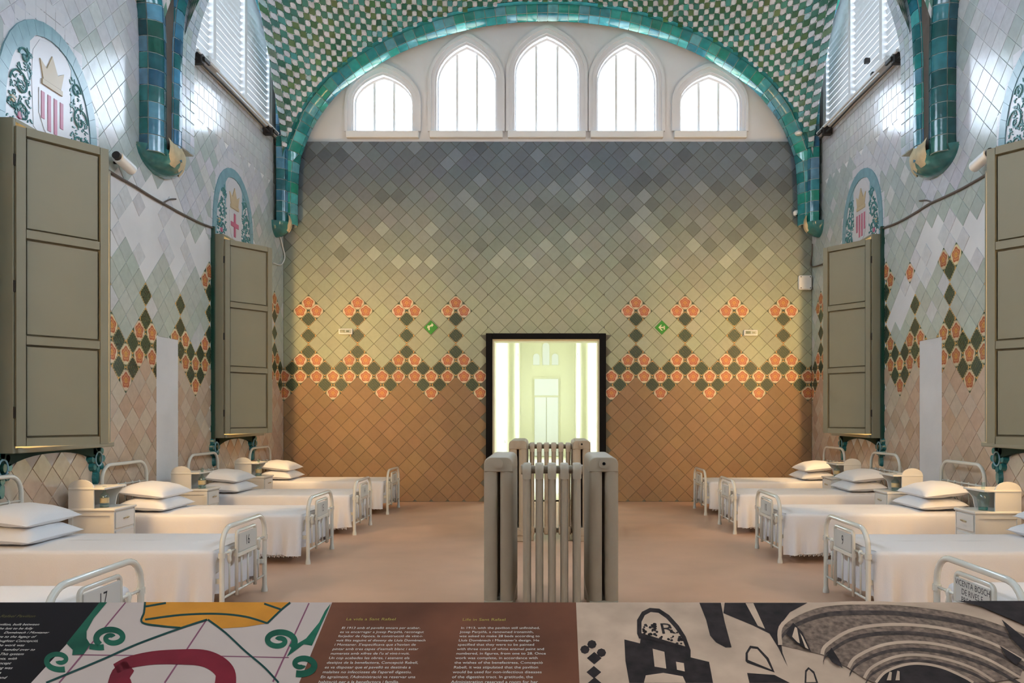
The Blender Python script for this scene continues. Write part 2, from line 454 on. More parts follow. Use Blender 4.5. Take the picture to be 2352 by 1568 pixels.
for n, (sp, nm) in enumerate(zip(specs, names5), 1):
    root = empty('window_%d' % n, (sp[0], YL, sp[2]))
    tag(root, nm+' pointed window in the white lunette, two mullions, bright sky', 'window', kind='structure')
    def ring(name, off0, off1, y0, y1, mat, open_bottom=False):
        def grow(o): return arch_pts(sp[0], sp[1]+2*o, sp[2]-(0 if open_bottom else o), sp[3], sp[4]+o*1.35)
        A, B_ = grow(off0), grow(off1); mb = MB(); m = len(A)
        ns = []
        for L_, y in ((A, y0), (B_, y0), (B_, y1), (A, y1)): ns.append(mb.pts([(x, y, z) for x, z in L_]))
        rng = range(m-1) if open_bottom else range(m)
        for i in rng:
            j = (i+1) % m
            for q in range(4): mb.face([ns[q]+i, ns[q]+j, ns[(q+1) % 4]+j, ns[(q+1) % 4]+i])
        return mb.build(name, mat, root, wb=True)
    ring('outer_moulding', .10, .155, YL-.05, YL+.02, M['white_wall'], True)
    ring('inner_moulding', .035, .10, YL-.025, YL+.02, M['white_wall'], True)
    ring('frame', -.03, .03, YL+.10, YL+.17, M['white_paint'])
    for q in (-1, 1):
        xm = sp[0]+q*sp[1]/6; MB().box(xm-.022, xm+.022, YL+.11, YL+.16, sp[2], sp[3]+(sp[4]-sp[3])*.80).build('mullion', M['white_paint'], root, wb=True)
    MB().box(sp[0]-sp[1]/2-.12, sp[0]+sp[1]/2+.12, YL-.10, YL+.1, sp[2]-.13, sp[2]-.005, b=.01).build('sill', M['white_paint'], root, wb=True)
    mb = MB(); mb.prism(arch_pts(*sp), lambda a, b, h: (a, h, b), YL+.14, YL+.135, back=True); mb.build('pane', M['pane'], root, wb=True)
    portal('window_portal', (sp[0], YL+.33, (sp[2]+sp[4])/2), (-pi/2, 0, 0), sp[1], sp[4]-sp[2])

# ------------------------------------------------------------------ side walls
SILL = 6.55
for S, side in ((-1, 'left'), (1, 'right')):
    mb = MB(); X0, X1 = S*WX, S*(WX+.35)
    mb.box(X0, X1, YF-.3, YB+.3, 0, SILL)
    ys = [YF-.3]
    for c in BAYS[::-1]: ys += [c-1.65, c+1.93]
    ys.append(YB+.3)
    for k in range(0, len(ys), 2): mb.box(X0, X1, ys[k], ys[k+1], SILL, 8.7)
    mb.box(X0, X1, YF-.3, YB+.3, 8.7, 12.0)
    o = mb.build('wall_'+side, M['plaster'])
    tag(o, side+' side wall of old diagonal ceramic tiles with bare plaster patches', 'wall', kind='structure')
    globals()['wall_'+side] = o
o = MB().box(-WX-.3, WX+.3, YF-.3, YF, 0, 12).build('wall_front', M['plaster'])
tag(o, 'plain pale plaster wall closing the ward behind the viewer', 'wall', kind='structure')
o = MB().box(-WX-.5, WX+.5, YF-.5, YB+.5, 12.0, 12.2).build('leak_blocker_slab', M['plaster'])  # unseen slab, added to stop light leaking in above the vault
tag(o, 'plain unseen slab added above the tiled vault against light leaks', 'light blocker', kind='structure')
o = MB().box(-WX-.3, WX+.3, YL, YL+.35, ztop, 12.0).build('wall_back_gable', M['plaster'])
tag(o, 'plain gable wall above the vault end', 'wall', kind='structure')

def inpoly(x, y, P):
    c = False
    for i in range(len(P)):
        (x1, y1), (x2, y2) = P[i-1], P[i]
        if (y1 > y) != (y2 > y) and x < (x2-x1)*(y-y1)/(y2-y1)+x1: c = not c
    return c
BOX_Y = (6.93, 11.42); BOX_W = 1.55
miss = {-1: [[(240,415),(330,405),(405,425),(455,560),(462,610),(432,660),(412,690),(385,600),(362,585),(335,650),(300,600),(285,555),(265,610),(240,560)],
             [(440,560),(490,520),(490,600),(465,640)]],
        1: [[(2088,640),(2110,560),(2130,510),(2200,490),(2245,520),(2280,540),(2280,600),(2215,600),(2190,560),(2165,590),(2120,650),(2100,700),(2062,765),(2035,735),(2060,690)],
            [(2225,500),(2290,470),(2290,560),(2250,560)]]}
STRIP = {-1: (9.79, 10.375, 2.57), 1: (9.72, 10.31, 2.55)}
for S, side in ((-1, 'left'), (1, 'right')):
    bag = []
    fnS = (lambda S: (lambda a, b, h: (S*(WX-h), a, b)))(S)
    yc0 = 9.53
    for j in range(-24, 30):
        z = ZJ0 - j*D/2
        for i in range(-44, 44):
            if (i+j) % 2: continue
            a = yc0 + i*D/2
            if a < 5.7 or a > YB-.02 or z < .1 or z > SILL-.1: continue
            xs, ysn = CX+S*WX/a*F_PX, CY-(z-EYE)/a*F_PX
            bare = any(inpoly(xs, ysn, P) for P in miss[S])
            if bare and random.random() < .68: continue
            u = (a-yc0)/D; u -= 3*round(u/3)
            kind = 'bare' if bare else motif(u, j)
            # window niches and the ceramic arches over them
            sk = False
            for by in BOX_Y:
                if by-.05 < a < by+BOX_W+.05 and 1.2 < z < 4.25: sk = True
                am = abs(a-(by+BOX_W/2))
                if z >= 4.25 and am < .86 and z < 5.45-1.25*(am/.86)**2.2: sk = True
            if sk: continue
            if z > 5.62 and a > 10.3: continue        # rectangular tiles under the upper window
            g = .003
            dm = [(a-D/2+g, z), (a, z-D/2+g), (a+D/2-g, z), (a, z+D/2-g)]
            ps = [clip(dm, 5.6, YB-.01, .005, SILL-.02)]
            y_a, y_b, z_s = STRIP[S]
            if z-D/2 < z_s and a+D/2 > y_a and a-D/2 < y_b:
                ps = [clip(dm, 5.6, y_a, .005, SILL), clip(dm, y_b, YB-.01, .005, SILL), clip(dm, y_a, y_b, z_s, SILL)]
            ps = [p for p in ps if len(p) > 2 and area(p) > .0008]
            if not ps: continue
            if kind == 'plain':
                n1 = sin(a*1.7+S)*cos(z*2.1+a*.6)
                if z > 5.0 and n1 > -.2 or (z > 4.3 and n1 > .5): base = (.62, .61, .64)
                else: base = mixc((.50, .53, .46), (.47, .51, .49), (z-3)/2)
                col = rnd(base, .06)
                if random.random() < .10: col = rnd((.62, .61, .60), .05)
            elif kind == 'bare': col = rnd((.68, .66, .66), .04)
            elif kind == 'tan': col = rnd(random.choice([(.56, .42, .31), (.58, .47, .36), (.53, .38, .27)]), .06)
            else: col = rnd((1.15, 1.1, 1.05), .15)
            for p in ps: add_tile(bag, kind, p, a, z, col, fnS, mats=('glaze', 'glaze_flower', 'glaze_leaf'))
    bag.sort(key=lambda t: t[2])
    vis = [t for t in bag if 0 < CX+S*WX/t[2]*F_PX < 2352 and 0 < CY-(t[3]-EYE)/t[2]*F_PX]
    oth = [t for t in bag if t not in vis]
    emit_tiles(vis+oth, globals()['wall_'+side], 300, side)
    # white rectangular tiles below the upper window
    mb = MB()
    for r in range(6):
        z = 5.50+r*.175
        for q in range(26):
            a = 10.32+q*.155+(r % 2)*.05
            if a > 14.2 or (r == 0 and sin(q*1.9+S) < .1): continue
            mb.cur = rnd((.60, .59, .58), .05)
            mb.prism([(a, z), (a+.15, z), (a+.15, z+.17), (a, z+.17)], fnS, 0, .006, .004)
    mb.build('tile_field', M['glaze'], globals()['wall_'+side])['kind'] = 'stuff'

# ------------------------------------------------------------------ vault, arches and their teal tile ribs
A_half = [(-4.66, 6.15), (-4.60, 6.38), (-4.51, 6.62), (-4.33, 6.99), (-3.98, 7.46), (-3.57, 7.81), (-3.03, 8.15), (-2.4, 8.44), (-1.62, 8.69), (-.84, 8.83), (0, 8.88)]
A_pts = A_half+[(-x, z) for x, z in A_half[-2::-1]]
B_half = [(1.95, 5.9), (1.80, 6.35), (1.50, 6.90), (1.14, 7.5), (.62, 8.15), (.25, 8.42), (0, 8.5)]
B_pts = B_half+[(-y, z) for y, z in B_half[-2::-1]]
def catmull(P, n=8):
    out = []
    for i in range(len(P)-1):
        p0, p1, p2, p3 = P[max(i-1, 0)], P[i], P[i+1], P[min(i+2, len(P)-1)]
        for k in range(n):
            t = k/n
            out.append(tuple(.5*(2*b+(c-a)*t+(2*a-5*b+4*c-d)*t*t+(3*b-a-3*c+d)*t**3) for a, b, c, d in zip(p0, p1, p2, p3)))
    out.append(tuple(P[-1])); return out
def resample(P, step=None, n=None):
    P = [Vector(p) for p in P]; acc = [0.0]
    for a, b in zip(P, P[1:]): acc.append(acc[-1]+(b-a).length)
    T = acc[-1]; n = n or max(2, round(T/step)); out = []; k = 0
    for i in range(n+1):
        d = T*i/n
        while k < len(acc)-2 and acc[k+1] < d: k += 1
        t = (d-acc[k])/max(1e-9, acc[k+1]-acc[k]); out.append(P[k].lerp(P[k+1], t))
    return out
TS = .104
A_c = resample(catmull(A_pts), TS); B_c = resample(catmull(B_pts), TS)
YS = YB-.38           # springing line of the back arch
def vpt(s, t, c, h=0.0):
    """vault surface: back arch profile carried along the side arch profile"""
    def samp(C, x):
        x = max(0, min(len(C)-1-1e-6, x)); i = int(x); return C[i].lerp(C[i+1], x-i)
    a, b = samp(A_c, s), samp(B_c, t)
    p = Vector((a.x, c+b.x, a.y+(b.y-5.9)))
    if h:
        e = .3; ta = samp(A_c, s+e)-samp(A_c, s-e); tb = samp(B_c, t+e)-samp(B_c, t-e)
        n = Vector((ta.x, 0, ta.y)).cross(Vector((0, tb.x, tb.y)))
        if n.length > 1e-9:
            n.normalize()
            if n.z > 0: n = -n
            p = p+n*h
    return p
nA, nB = len(A_c)-1, len(B_c)-1
vb = MB()
for c in BAYS:
    if c == BAYS[-1]: pass
    ids = {}
    for i in range(0, nA+1, 2):
        for k in range(0, nB+1, 1): ids[i, k] = vb.pts([vpt(i, k, c)])
    ii = list(range(0, nA+1, 2))
    for i, i2 in zip(ii, ii[1:]):
        for k in range(nB): vb.face([ids[i, k], ids[i2, k], ids[i2, k+1], ids[i, k+1]], [(i, k), (i2, k), (i2, k+1), (i, k+1)])
# flat infill between bays and at the ends
ceiling = vb.build('ceiling', M['vault_base'], smooth=True, sharp=50)
tag(ceiling, 'domed vault of small green and white checked tiles', 'ceiling', kind='structure')
fill = MB()
yy = [c for c in BAYS]
for c in BAYS:
    y0, y1 = c-2.25, c-1.90
    for i in range(0, nA-1, 2): 
        a, b = A_c[i], A_c[min(i+2, nA)]
        if a.y < 7.3: continue
        n = fill.pts([(a.x, y0, a.y-.02), (b.x, y0, b.y-.02), (b.x, c-1.93, b.y-.02), (a.x, c-1.93, a.y-.02), (a.x, y0, a.y+.1), (b.x, y0, b.y+.1), (b.x, c-1.93, b.y+.1), (a.x, c-1.93, a.y+.1)])
        fill.face([n, n+1, n+2, n+3])
    y2 = c+1.93
    for i in range(0, nA-1, 2):
        a, b = A_c[i], A_c[min(i+2, nA)]
        if a.y < 7.3 and c != BAYS[0]: continue
        n = fill.pts([(a.x, y2, a.y-.02), (b.x, y2, b.y-.02), (b.x, c+2.55, b.y-.02), (a.x, c+2.55, a.y-.02)]); fill.face([n, n+1, n+2, n+3])
fo = fill.build('ceiling_band', M['teal_glaze'])
tag(fo, 'teal transverse bands between the vault bays', 'ceiling', kind='structure')
# modelled checks in the far bay
c = BAYS[0]; tiles = []
VT = .088
Ax = [p.x for p in A_c]; Az = [p.y for p in A_c]
B_far = [(p.y, p.x) for p in B_c[:len(B_c)//2+1]]
def A_at(x):
    x = max(Ax[0], min(Ax[-1], x))
    for k in range(len(Ax)-1):
        if Ax[k] <= x <= Ax[k+1]: return Az[k]+(Az[k+1]-Az[k])*(x-Ax[k])/max(1e-9, Ax[k+1]-Ax[k])
    return Az[-1]
def vel(x, z, h=0.0):
    """point of the far bay's vault at that place of its elevation"""
    w = z-A_at(x)+5.9
    if w < B_far[0][0]: y = B_far[0][1]
    else:
        y = B_far[-1][1]
        for (z0, y0), (z1, y1) in zip(B_far, B_far[1:]):
            if z0 <= w <= z1: y = y0+(y1-y0)*(w-z0)/max(1e-9, z1-z0); break
    return Vector((x*(1-h*.1), c+y-h*.8, z-h*.5))
for i in range(-53, 53):
    for k in range(0, 70):
        x, z = (i+.5)*VT, 6.2+(k+.5)*VT
        za = A_at(x)
        if abs(x) > 4.62 or z < za-.03 or z > za+2.4: continue
        white = (i+k) % 2 == 0
        P = vel(x, z); yp = CY-(P.z-EYE)/P.y*F_PX
        if yp < -45: continue
        tiles.append((i, k, white, yp, P.y))
tiles.sort(key=lambda q: q[4])
rest = MB(); cnt = 0
for (i, k, white, yp, Yd) in tiles:
    single = white and yp > 2 and cnt < 300
    mb = MB() if single else rest
    mb.cur = rnd((.62, .60, .61) if random.random() > .08 else (.40, .52, .54), .08) if white else rnd(random.choice([(.02, .13, .07), (.03, .17, .12), (.04, .13, .045), (.05, .24, .21), (.09, .16, .05), (.03, .15, .10)]), .25)
    e = .07 if white else .01
    if white:
        q = .20
        poly = [(i+e+q, k+e), (i+1-e-q, k+e), (i+1-e, k+e+q), (i+1-e, k+1-e-q), (i+1-e-q, k+1-e), (i+e+q, k+1-e), (i+e, k+1-e-q), (i+e, k+e+q)]
    else: poly = [(i+e, k+e), (i+1-e, k+e), (i+1-e, k+1-e), (i+e, k+1-e)]
    mb.prism(poly, lambda a, b, h: vel(a*VT, 6.2+b*VT, h), 0, .016 if white else .008, .05)
    if single: mb.build('tile', M['vault'], ceiling); cnt += 1
rest.build('tile_field', M['vault'], ceiling)['kind'] = 'stuff'

TEALS = [(.015, .22, .22), (.02, .28, .25), (.02, .18, .22), (.06, .34, .33), (.03, .22, .26), (.015, .24, .18), (.10, .32, .38)]
BLUES = [(.03, .14, .24), (.06, .22, .36), (.02, .12, .15), (.10, .28, .40), (.02, .17, .19), (.14, .32, .46), (.03, .20, .22)]
DARKT = [(.012, .09, .10), (.02, .13, .14), (.016, .11, .09), (.03, .16, .19), (.02, .10, .15)]
def rib(name, label, path, nrm, r=.20, pal=TEALS, step=.19, rows=3, span=1.15*pi, flat=None, mat='teal', r0=0.0, pal2=None, zsw=None):
    """path: world points; nrm: fn(tangent, p) -> direction facing the room. Tiles cut along the roll and around it."""
    P = resample(path, step); n = len(P)-1
    T = [(P[min(i+1, n)]-P[max(i-1, 0)]).normalized() for i in range(n+1)]
    Nn = []
    for p, t in zip(P, T):
        v = nrm(p); v = (v-t*v.dot(t)).normalized(); Nn.append(v)
    Bn = [t.cross(v) for t, v in zip(T, Nn)]
    def sp(x, ang, h):
        i = min(int(x), n-1); f = x-i
        p = P[i].lerp(P[i+1], f); v = Nn[i].lerp(Nn[i+1], f).normalized(); w = Bn[i].lerp(Bn[i+1], f).normalized()
        if flat: return p+w*(ang*flat)+v*(r0+h)
        return p+(v*cos(ang)+w*sin(ang))*(r+h)
    mb = MB()
    segs = 8
    lo, hi = (-.5, .5) if flat else (-span/2, span/2)
    ids = [[mb.pts([sp(i, lo+(hi-lo)*k/segs, -.012)]) for k in range(segs+1)] for i in range(n+1)]
    for i in range(n):
        for k in range(segs): mb.face([ids[i][k], ids[i+1][k], ids[i+1][k+1], ids[i][k+1]])
    if flat:
        for i in range(n):
            for k in (0, segs):
                q = mb.pts([sp(i, lo+(hi-lo)*k/segs, -.012), sp(i+1, lo+(hi-lo)*k/segs, -.012), sp(i+1, lo+(hi-lo)*k/segs, -.25), sp(i, lo+(hi-lo)*k/segs, -.25)])
                mb.face([q, q+1, q+2, q+3])
    root = mb.build(name, M['mortar'], smooth=True)
    tag(root, label, 'arch' if 'arch' in label else 'rib', kind='structure')
    for i in range(n):
        for k in range(rows):
            a0, a1 = lo+(hi-lo)*k/rows, lo+(hi-lo)*(k+1)/rows; g = .006/(flat or r)
            pl = pal
            if zsw is not None and P[i].z < zsw: pl = pal2
            t = MB(); t.cur = rnd(random.choice(pl), .2)
            m = 1 if flat else 2
            U = [i+.03+.94*q/2 for q in range(3)]; V = [a0+g+(a1-a0-2*g)*q/m for q in range(m+1)]
            top = [[t.pts([sp(x, v, random.uniform(0, .003))]) for v in V] for x in U]
            bot = [[t.pts([sp(x, v, -.011)]) for v in V] for x in U]
            for x in range(2):
                for v in range(m): t.face([top[x][v], top[x+1][v], top[x+1][v+1], top[x][v+1]])
            for x in range(2):
                t.face([bot[x][0], bot[x+1][0], top[x+1][0], top[x][0]]); t.face([bot[x][m], bot[x+1][m], top[x+1][m], top[x][m]])
            for v in range(m):
                t.face([bot[0][v], bot[0][v+1], top[0][v+1], top[0][v]]); t.face([bot[2][v], bot[2][v+1], top[2][v+1], top[2][v]])
            t.build('tile', M[mat], root, smooth=True, sharp=50)
    return root
# end arch
arch_path = [(-4.70, 4.98), (-4.70, 5.5)]+A_pts[0:]+[(4.70, 5.5), (4.70, 4.98)]
P3 = [Vector((x, YS+.12, z)) for x, z in catmull(arch_path, 6)]
def face_in(p):
    d = Vector((-p.x*.55, -1.15 if abs(p.x) < 4.4 else -.9, -max(0, p.z-6.2)*.42)); 
    if p.z < 6.2: d = Vector((-p.x/4.7*.8, -1, 0))
    return d
rib('trim_1', 'wide teal tiled arch framing the white lunette of the end wall', P3, face_in, r=.205, rows=4, span=1.25*pi)
# side arches of the far bay
for S, nm, num in ((-1, 'left', 2), (1, 'right', 3)):
    pts = [(14.05, 4.98), (14.04, 5.6), (14.03, 6.4), (14.0, 7.2), (13.93, 7.6), (13.62, 8.05), (13.0, 8.45), (12.4, 8.72), (11.95, 8.8), (11.35, 8.48), (10.75, 7.95), (10.28, 7.35), (9.98, 6.75), (9.88, 6.2), (9.86, 5.5), (9.86, 4.74)]
    path = [Vector((S*(4.74 if y > 12 else 4.70), y, z)) for y, z in catmull(pts, 6)]
    rib('trim_%d' % num, 'teal rounded rib arching over the %s upper window' % nm, path, lambda p, S=S: Vector((-S, 0, 0)) if p.y > 12 else Vector((-S, -.25, 0)), r=.135, rows=3, pal=BLUES if S < 0 else TEALS+BLUES)
    # pale flat band beside it, widening over the window head
    inner = catmull([(10.31, 4.95), (10.31, 5.5), (10.31, 6.0), (10.36, 6.42), (10.55, 6.85), (10.78, 7.25), (11.1, 7.65), (11.5, 8.0), (12.0, 8.3)], 4)
    outer = catmull([(9.93, 4.95), (9.93, 5.5), (9.93, 6.0), (9.97, 6.45), (10.10, 6.9), (10.35, 7.4), (10.75, 7.92), (11.3, 8.42), (12.0, 8.78)], 4)
    mb = MB(); m_ = len(inner); ids_ = []
    for d_ in (4.60, 4.86): ids_.append((mb.pts([(S*d_, y, z) for y, z in inner]), mb.pts([(S*d_, y, z) for y, z in outer])))
    for i in range(m_-1):
        (a_, b_), (a2, b2) = ids_
        mb.face([a_+i, a_+i+1, b_+i+1, b_+i]); mb.face([a_+i, a_+i+1, a2+i+1, a2+i]); mb.face([b_+i, b_+i+1, b2+i+1, b2+i])
    mb.face([ids_[0][0], ids_[0][1], ids_[1][1], ids_[1][0]])
    band = mb.build('trim_%d' % (num+2), M['mortar']); tag(band, 'pale blue white crackled tile band beside the %s upper window' % nm, 'arch', kind='structure')
    for i in range(m_-1):
        for q in range(3):
            def bp(t, f): 
                y0_, z0_ = inner[i][0]*(1-t)+inner[i+1][0]*t, inner[i][1]*(1-t)+inner[i+1][1]*t; y1_, z1_ = outer[i][0]*(1-t)+outer[i+1][0]*t, outer[i][1]*(1-t)+outer[i+1][1]*t
                return (y0_*(1-f)+y1_*f, z0_*(1-f)+z1_*f)
            t_ = MB(); t_.cur = rnd(random.choice([(.56, .61, .67), (.48, .55, .60), (.60, .63, .69), (.46, .53, .53)]), .07)
            t_.prism([bp(.04, q/3+.012), bp(.96, q/3+.012), bp(.96, (q+1)/3-.012), bp(.04, (q+1)/3-.012)], lambda a, b, h, S=S: (S*(4.60-h), a, b), 0, random.uniform(.005, .010), .004)
            t_.build('tile', M['glaze'], band)
    # next bay's rib standing beside it on the shared corbel
    pts3 = [(9.52, 4.72), (9.52, 5.5), (9.50, 6.2), (9.40, 6.7), (9.1, 7.3), (8.7, 7.8)]
    path3 = [Vector((S*4.76, y, z)) for y, z in catmull(pts3, 6)]
    rib('trim_%d' % (num+4), 'dark teal rib rising from the near corbel on the %s wall' % nm, path3, lambda p, S=S: Vector((-S, -.9, 0)), r=.165, rows=3, pal=DARKT if S > 0 else DARKT+BLUES)
    g = MB(); g.box(S*(WX-.01), S*4.625, 9.60, 9.80, 4.72, 7.4)
    go = g.build('trim_%d' % (num+6), M['groove']); tag(go, 'dark brown groove between the paired ribs on the %s wall' % nm, 'rib', kind='structure')
    # corbels
    for (yc, zc, ry, rxx, nm2, nn) in ((9.80, 4.80, .50, .27, 'near', num+8), (14.10, 5.0, .24, .27, 'far corner', num+10)):
        mb = MB(); N1, N2 = 16, 7; rings = []
        for q in range(N2+1):
            ph = q/N2*pi/2; rr = cos(ph); zz = zc-sin(ph)*.26
            rings.append(mb.pts([(S*(WX+.02)-S*(rxx+.02)*rr*sin(pi*k/N1), yc-ry*rr*cos(pi*k/N1), zz) for k in range(N1+1)]))
        for a, b in zip(rings, rings[1:]):
            for k in range(N1): mb.face([a+k, a+k+1, b+k+1, b+k])
        co = mb.build('trim_%d' % nn, M['teal_glaze'], smooth=True); tag(co, 'rounded teal ceramic corbel at the %s end of the %s wall ribs' % (nm2, nm), 'corbel', kind='structure')
        mb = MB(); rings = []
        a0, a1 = (6, 15) if nm2 == 'near' else (6, 13)
        for q in range(-2, 4):
            ph = q/N2*pi/2; rr = cos(ph)*1.03; zz = zc-sin(ph)*.26+.02
            rings.append(mb.pts([(S*(WX+.02)-S*(rxx+.03)*rr*sin(pi*k/N1), yc-(ry+.01)*rr*cos(pi*k/N1), zz+.03*sin(k*2.3)) for k in range(a0, a1)]))
        for a, b in zip(rings, rings[1:]):
            for k in range(a1-a0-1): mb.face([a+k, a+k+1, b+k+1, b+k])
        mb.build('broken_face', M['cream_break'], co, smooth=True)

# ------------------------------------------------------------------ upper side windows
def side_window(S, c, num, detail):
    nm = 'left' if S < 0 else 'right'
    root = empty('window_%d' % num, (S*(WX+.1), c, SILL))
    tag(root, ('white louvred upper window of three lights in the %s wall, over the far shutter box' % nm) if detail else 'plain upper window in the %s wall nearer the viewer, above the frame' % nm, 'window', kind='structure')
    X = lambda d: S*(WX+d)
    fr = MB(); y0, y1, z0, z1 = c-1.65, c+1.93, SILL, 8.7; cm = (y0+y1)/2; wt = (y1-y0)/3
    fr.box(X(.02), X(.14), y0, y0+.07, z0, z1).box(X(.02), X(.14), y1-.07, y1, z0, z1).box(X(.02), X(.14), y0, y1, z0, z0+.10).box(X(.02), X(.14), y0, y1, z1-.09, z1)
    fr.build('frame', M['white_paint'], root, wb=True)
    for q in (-1, 1): MB().box(X(.0), X(.15), cm+q*wt/2-.05, cm+q*wt/2+.05, z0, z1).build('mullion', M['white_paint'], root, wb=True)
    MB().box(X(-.10), X(.14), y0-.06, y1+.06, z0-.09, z0, b=.012).build('sill', M['white_paint'], root, wb=True)
    MB().box(X(.13), X(.135), y0, y1, z0, z1).build('pane', M['pane'], root, wb=True)
    portal('window_portal', (X(.33), cm, (z0+z1)/2), (0, S*pi/2, 0), z1-z0, y1-y0)
    if detail:
        sl = MB().box(-.005, .005, -wt/2+.015, wt/2-.015, -.043, .043, M=Matrix.Rotation(-S*radians(10), 4, 'Y')).mesh('slat')
        sl.materials.append(M['louvre'])
        for q in (-1, 0, 1):
            zz = z0+.14
            while zz < z1-.12:
                o = link('slat', sl, None, root, True); o.location = (X(.075), cm+q*wt, zz); zz += .104
n = 6
for c in BAYS:
    for S in (-1, 1): side_window(S, c, n, c == BAYS[0]); n += 1

# opening gear along the sills
for S, nm in ((-1, 'left'), (1, 'right')):
    root = empty('window_opener', (S*(WX-.12), 12.2, 6.4)); tag(root, 'long metal window opener bar with dark brackets under the %s upper window' % nm, 'window opener')
    MB().tube([(S*(WX-.16), 10.6, 6.47), (S*(WX-.16), 13.75, 6.47)], .022, 8).build('bar', M['white_plastic'], root, wb=True)
    MB().tube([(S*(WX-.12), 10.6, 6.38), (S*(WX-.12), 12.2, 6.40), (S*(WX-.12), 13.75, 6.37)], .014, 8).build('rod', M['dark'], root, wb=True)
    for yy in (10.72, 13.45):
        mb = MB().box(S*(WX-.02), S*(WX-.18), yy-.045, yy+.045, 6.33, 6.49, b=.015).box(S*(WX-.18), S*(WX-.21), yy-.02, yy+.16, 6.38, 6.43)
        mb.build('bracket', M['dark'], root, wb=True)
    MB().box(S*(WX-.05), S*(WX-.2), 10.9, 11.25, 6.44, 6.54, b=.02).build('motor', M['white_plastic'], root, wb=True)

# ------------------------------------------------------------------ corridor seen through the doorway
CW = 1.02; YE = 30.0
mb = MB()
def corr_wall(S):
    mb = MB(); x0, x1 = S*CW, S*(CW+.25)
    cuts = [(17.0, 19.2), (25.8, 27.3)]; ys = [YB+.3]
    for a, b in cuts: ys += [a, b]
    ys.append(YE)
    for k in range(0, len(ys), 2): mb.box(x0, x1, ys[k], ys[k+1], 0, 5.2)
    for a, b in cuts: mb.box(x0, x1, a, b, 0, .9); mb.box(x0, x1, a, b, 3.7, 5.2)
    return mb, cuts
for S, nm in ((-1, 'left'), (1, 'right')):
    mb, cuts = corr_wall(S); o = mb.build('wall_corridor_'+nm, M['corr']); tag(o, 'bright cream %s wall of the corridor beyond the doorway' % nm, 'wall', kind='structure')
    for a, b in cuts:
        w = MB().box(S*(CW+.02), S*(CW+.1), a, a+.06, .9, 3.7).box(S*(CW+.02), S*(CW+.1), b-.06, b, .9, 3.7).box(S*(CW+.02), S*(CW+.1), a, b, .9, .98).box(S*(CW+.02), S*(CW+.1), a, b, 3.62, 3.7).box(S*(CW+.02), S*(CW+.1), (a+b)/2-.03, (a+b)/2+.03, .9, 3.7).build('window_frame', M['corr_white'], o)
        MB().box(S*(CW+.06), S*(CW+.065), a, b, .9, 3.7).build('pane', M['pane'], o)
        portal('window_portal', (S*(CW+.24), (a+b)/2, 2.3), (0, S*pi/2, 0), 2.8, b-a)
o = MB().box(-CW-.3, CW+.3, YB, YE+.3, -.2, 0).build('floor_corridor', M['corr']); tag(o, 'pale floor of the corridor beyond the doorway', 'floor', kind='structure')
mb = MB(); NN = 10
for k in range(NN):
    a0, a1 = pi*k/NN, pi*(k+1)/NN
    q = mb.pts([(CW*cos(a0), YB+.3, 4.3+.9*sin(a0)), (CW*cos(a1), YB+.3, 4.3+.9*sin(a1)), (CW*cos(a1), YE, 4.3+.9*sin(a1)), (CW*cos(a0), YE, 4.3+.9*sin(a0))]); mb.face([q, q+1, q+2, q+3])
mb.box(-CW-.3, CW+.3, YB+.3, YE+.3, 5.2, 5.4)
o = mb.build('ceiling_corridor', M['corr']); tag(o, 'cream barrel ceiling of the corridor beyond the doorway', 'ceiling', kind='structure')
KE = F_PX/YE
def ez(y): return EYE+(CY-y)/KE
mb = MB(); mb.box(-CW-.3, CW+.3, YE, YE+.3, 0, 5.4); we = mb.build('wall_corridor_end', M['corr']); tag(we, 'cream end wall of the corridor with a white door and three arched lights', 'wall', kind='structure')
de = empty('door_2', (-.05, YE, 0)); tag(de, 'tall white double door at the end of the bright corridor', 'door', kind='structure')
MB().box(-.55, .45, YE-.05, YE, 0, ez(866)).build('door_frame', M['corr'], de, wb=True)
for x0, x1 in ((-.50, -.06), (-.04, .40)): MB().box(x0, x1, YE-.09, YE-.05, .02, ez(912), b=.01).build('leaf', M['corr_white'], de, wb=True)
MB().box(-.50, .40, YE-.09, YE-.05, ez(908), ez(870)).build('transom_panel', M['corr_white'], de, wb=True)
for k, (xc, w, yb, yt) in enumerate(((1232, 15, 838, 812), (1254, 16, 838, 787), (1275, 15, 838, 812))):
    xx, ww = (xc-CX)/KE, w/KE; zb, zt = ez(yb), ez(yt)
    wo = empty('window_%d' % (20+k), (xx, YE, zb)); tag(wo, ('left', 'tall middle', 'right')[k]+' arched light above the white door at the end of the corridor', 'window', kind='structure')
    P = [(xx-ww/2, zb)]+[(xx-ww/2*cos(pi*q/8), zt-ww/2+ww/2*sin(pi*q/8)) for q in range(9)]+[(xx+ww/2, zb)]
    m2 = MB(); m2.prism(P, lambda a, b, h: (a, YE-h, b), 0, .05); m2.build('pane', M['corr_white'], wo, wb=True)

# black door frame
df = empty('door_1', ((DX0+DX1)/2, YB, 0)); tag(df, 'wide doorway with a black metal frame in the tiled end wall', 'doorway', kind='structure')
for nm, b in (('jamb', (DX0, DX0+.115, YB-.10, YB+.32, 0, DZ)), ('jamb', (DX1-.115, DX1, YB-.10, YB+.32, 0, DZ)), ('lintel', (DX0+.115, DX1-.115, YB-.10, YB+.32, DZ-.10, DZ))):
    MB().box(*b, b=.006).build(nm, M['black'], df, wb=True)
for nm, b in (('inner_trim', (DX0+.115, DX0+.15, YB-.04, YB+.30, 0, DZ-.10)), ('inner_trim', (DX1-.15, DX1-.115, YB-.04, YB+.30, 0, DZ-.10)), ('inner_trim', (DX0+.15, DX1-.15, YB-.04, YB+.30, DZ-.14, DZ-.10))):
    MB().box(*b).build(nm, M['corr'], df, wb=True)

